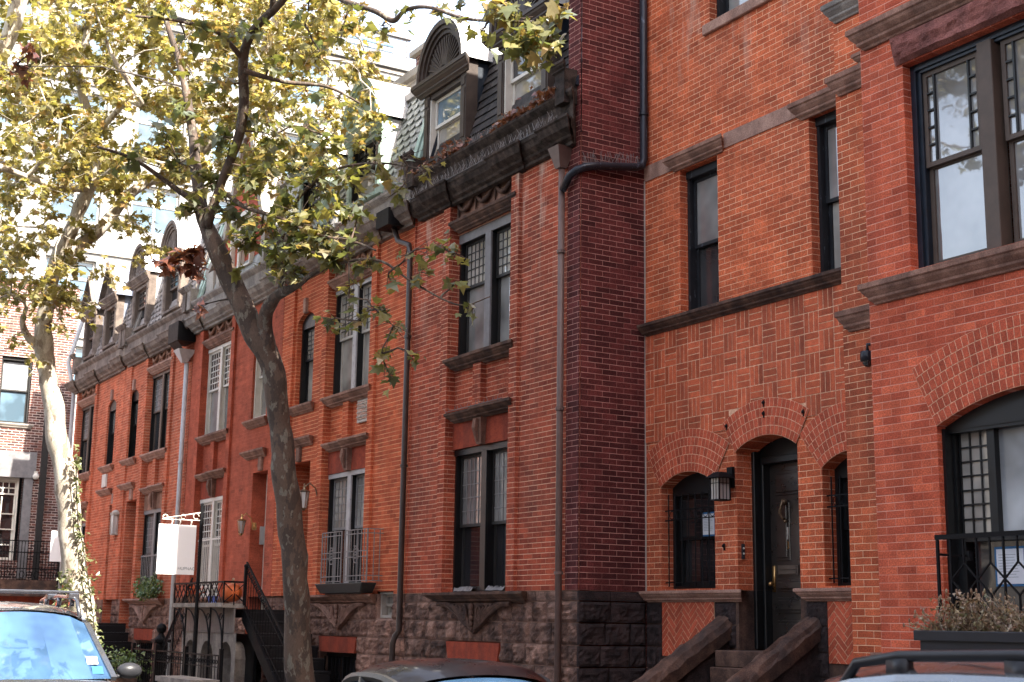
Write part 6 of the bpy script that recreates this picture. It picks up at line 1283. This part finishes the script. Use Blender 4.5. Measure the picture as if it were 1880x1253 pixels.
for x, y in ((120, 520), (150, 560), (60, 520), (30, 560), (20, 620), (100, 560), (170, 500), (200, 500), (60, 660), (110, 600), (30, 480)): FB_.append((x, y, 30, 20, D2-.5))
for x, y in ((650, 180), (690, 150), (700, 105), (640, 90), (600, 60), (560, 40), (520, 70), (560, 110), (610, 130), (665, 215), (600, 200)): FB_.append((x, y, 36, 40, D2+1))
for x in range(-100, 900, 90): FB_.append((x, -150+rnd.uniform(-60, 60), 90, 60, D2))
lq = MB(ID); foliage(lq, tq, [K1[30:], K2, K3, K4, K5, K6, K7, K8, K9], FB_, .125, 17, simple=False, subs=6, tw=.009)
tq.build('trunk', 'bark2', T2, smooth=True); lq.build('crown', 'leafF', T2)
# ---- ivy on the trunk
T = thing('ivy', 'green ivy climbing the right side of the left tree trunk', 'ivy', tuple(at(180, 1160, -2.9)), None); T.location.z = .3; q = MB(ID); st = MB(ID); rnd = random.Random(3); pl = [(140, 840), (140, 900), (143, 960), (152, 1000), (158, 1040), (164, 1080), (170, 1130), (176, 1180), (180, 1215)]
P_ = [atd(a, b, D2-.25) for a, b in pl]; st.tube(P_, .012, 5, False)
for (a, b), wd in zip(pl, (5, 6, 8, 12, 14, 14, 13, 12, 10)):
    for _ in range(38): add_leaf(q, atd(a+rnd.gauss(2, wd*.5), b+rnd.uniform(-24, 24), D2-.22+rnd.uniform(-.15, .15)), rnd, .085, simple=True)
for x, y in ((122, 1090), (112, 1070), (126, 1120), (115, 1105), (125, 1060)):
    for _ in range(20): add_leaf(q, atd(x+rnd.gauss(0, 7), y+rnd.gauss(0, 14), D2-.35), rnd, .1, simple=True)
st.build('stems', 'twig', T); q.build('foliage', 'leafivy', T)
# ---- leaning limb entering at the top left corner, tree stands across the street
D3 = 21; T3 = thing('plane_tree', 'plane tree across the street whose pale limb crosses the top left corner', 'tree', (0, 0, 0), 'plane trees on the sidewalk'); q = MB(ID); L3 = limb(q, [(-330, 1420, 70, D3), (-320, 1000, 60, D3), (-250, 600, 54, D3), (-120, 300, 46, D3), (-30, 150, 36, D3), (18, 60, 30, D3), (40, -10, 26, D3), (90, -140, 20, D3)], 14)
T3.location = (L3[0].x, L3[0].y, .03); lq = MB(ID); foliage(lq, q, [L3], [(x, y, 60, 50, D3+rnd.uniform(-1, 1)) for x, y in ((30, 30), (80, 60), (-30, 80), (60, 140), (110, 20), (140, 90), (20, 170), (-60, -40), (60, -120), (160, -100), (90, 200), (30, 250), (-180, 100), (-260, -100), (-100, -250))], .15, 33); q.build('trunk', 'bark2', T3, smooth=True); lq.build('crown', 'leafF', T3)
# ---- trees behind and beside the photographer, mirrored in the glass
def street_tree(label, x, y, h, r, n, seed, off=(0, 0)):
    rnd = random.Random(seed); T = thing('plane_tree', label, 'tree', (x, y, -.1), 'plane trees on the sidewalk'); q = MB(ID); lq = MB(ID); c = Vector((x+off[0], y+off[1], h)); top = Vector((x+.3+off[0]*.5, y+.2+off[1]*.5, h-r*.6))
    q.tube([(x, y, -.1), (x+.1, y, 1.5), (x-.05, y+.1, 3.2), tuple(top)], [.26, .21, .18, .12], 12)
    for k in range(26):
        d = Vector((rnd.gauss(0, 1), rnd.gauss(0, 1), rnd.gauss(.1, .7))).normalized(); e = c+Vector((d.x*r, d.y*r, d.z*r*.75))*rnd.uniform(.45, 1); m_ = top.lerp(e, .5)+Vector((0, 0, .3)); q.tube([top, m_, e], [.06, .035, .01], 6, False)
        for s_ in range(8):
            f = m_.lerp(e, rnd.uniform(0, 1.1))+Vector((rnd.gauss(0, .5), rnd.gauss(0, .5), rnd.gauss(0, .4))); q.tube([m_.lerp(e, .5), f], [.012, .004], 4, False)
            for _ in range(n//208): add_leaf(lq, f+Vector((rnd.gauss(0, .22), rnd.gauss(0, .22), rnd.gauss(0, .2))), rnd, .15, .6, True)
    q.build('trunk', 'bark2', T, smooth=True); lq.build('crown', 'leafF', T)
street_tree('plane tree across the street, seen only mirrored in the windscreens', -3.2, -12.6, 8.6, 3.2, 6000, 71)
street_tree('plane tree across the street leaning over the lane, mirrored in the left windscreen', -15.2, -13.2, 12.2, 3.0, 5200, 72, (-.6, 6.2))
# ================================================================ one object per separate piece
def split_pieces(o, margin=.02, most=14):
    me = o.data; nv = len(me.vertices); par = list(range(nv))
    def find(a):
        while par[a] != a: par[a] = par[par[a]]; a = par[a]
        return a
    for p in me.polygons:
        v = list(p.vertices); a = find(v[0])
        for b in v[1:]: par[find(b)] = a
    bb = {}
    for v in me.vertices:
        r = find(v.index); c = v.co
        if r in bb:
            q = bb[r]
            for k in range(3): q[k] = min(q[k], c[k]); q[k+3] = max(q[k+3], c[k])
        else: bb[r] = [c[0], c[1], c[2], c[0], c[1], c[2]]
    groups = [[set([r]), q] for r, q in bb.items()]
    ch = True
    while ch:
        ch = False; out = []
        for g_ in groups:
            for h in out:
                if all(g_[1][k] <= h[1][k+3]+margin and h[1][k] <= g_[1][k+3]+margin for k in range(3)):
                    h[0] |= g_[0]; h[1] = [min(h[1][k], g_[1][k]) for k in range(3)]+[max(h[1][k+3], g_[1][k+3]) for k in range(3)]; ch = True; break
            else: out.append(g_)
        groups = out
    if not 1 < len(groups) <= most: return
    which = {r: i for i, g_ in enumerate(groups) for r in g_[0]}
    co = [v.co.copy() for v in me.vertices]; sm = len(me.polygons) and me.polygons[0].use_smooth
    for i in range(len(groups)):
        vm, vs, fs, mi = {}, [], [], []
        for p in me.polygons:
            if which[find(p.vertices[0])] != i: continue
            f = []
            for v in p.vertices:
                if v not in vm: vm[v] = len(vs); vs.append(co[v])
                f.append(vm[v])
            fs.append(f); mi.append(p.material_index)
        m2 = bpy.data.meshes.new(o.name.split('.')[0]); m2.from_pydata(vs, [], fs)
        for m in me.materials: m2.materials.append(m)
        m2.polygons.foreach_set('material_index', mi); m2.polygons.foreach_set('use_smooth', [bool(sm)]*len(fs)); m2.update()
        if i == 0: first = m2; continue
        c = o.copy(); c.data = m2; COL.objects.link(c); c.parent = o.parent
    o.data = first
SPLIT = ('pillars', 'dead_twigs', 'stone_base', 'arch_mortar', 'brick_arches', 'stone_band', 'party_block', 'party_flashing', 'pilaster', 'cheek', 'chimney_pots', 'posts', 'wall_anchors', 'door_jamb', 'cornice', 'window_surround', 'mullion', 'roof_slope', 'slate_roof', 'scroll_posts', 'gable_coping', 'planter', 'balcony_slab', 'roof', 'pier_base', 'bell_button', 'side_wall_edge')
for o in list(COL.objects):
    if o.type == 'MESH' and o.parent is not None and o.name.split('.')[0] in SPLIT: split_pieces(o)
for o in list(COL.objects):
    b_ = o.name.split('.')[0]
    if b_ in ('wall_anchors', 'posts', 'scroll_posts', 'chimney_pots', 'brick_arches'): o.name = {'wall_anchors': 'wall_anchor', 'posts': 'post', 'scroll_posts': 'scroll_post', 'chimney_pots': 'chimney_pot', 'brick_arches': 'brick_arch'}[b_]
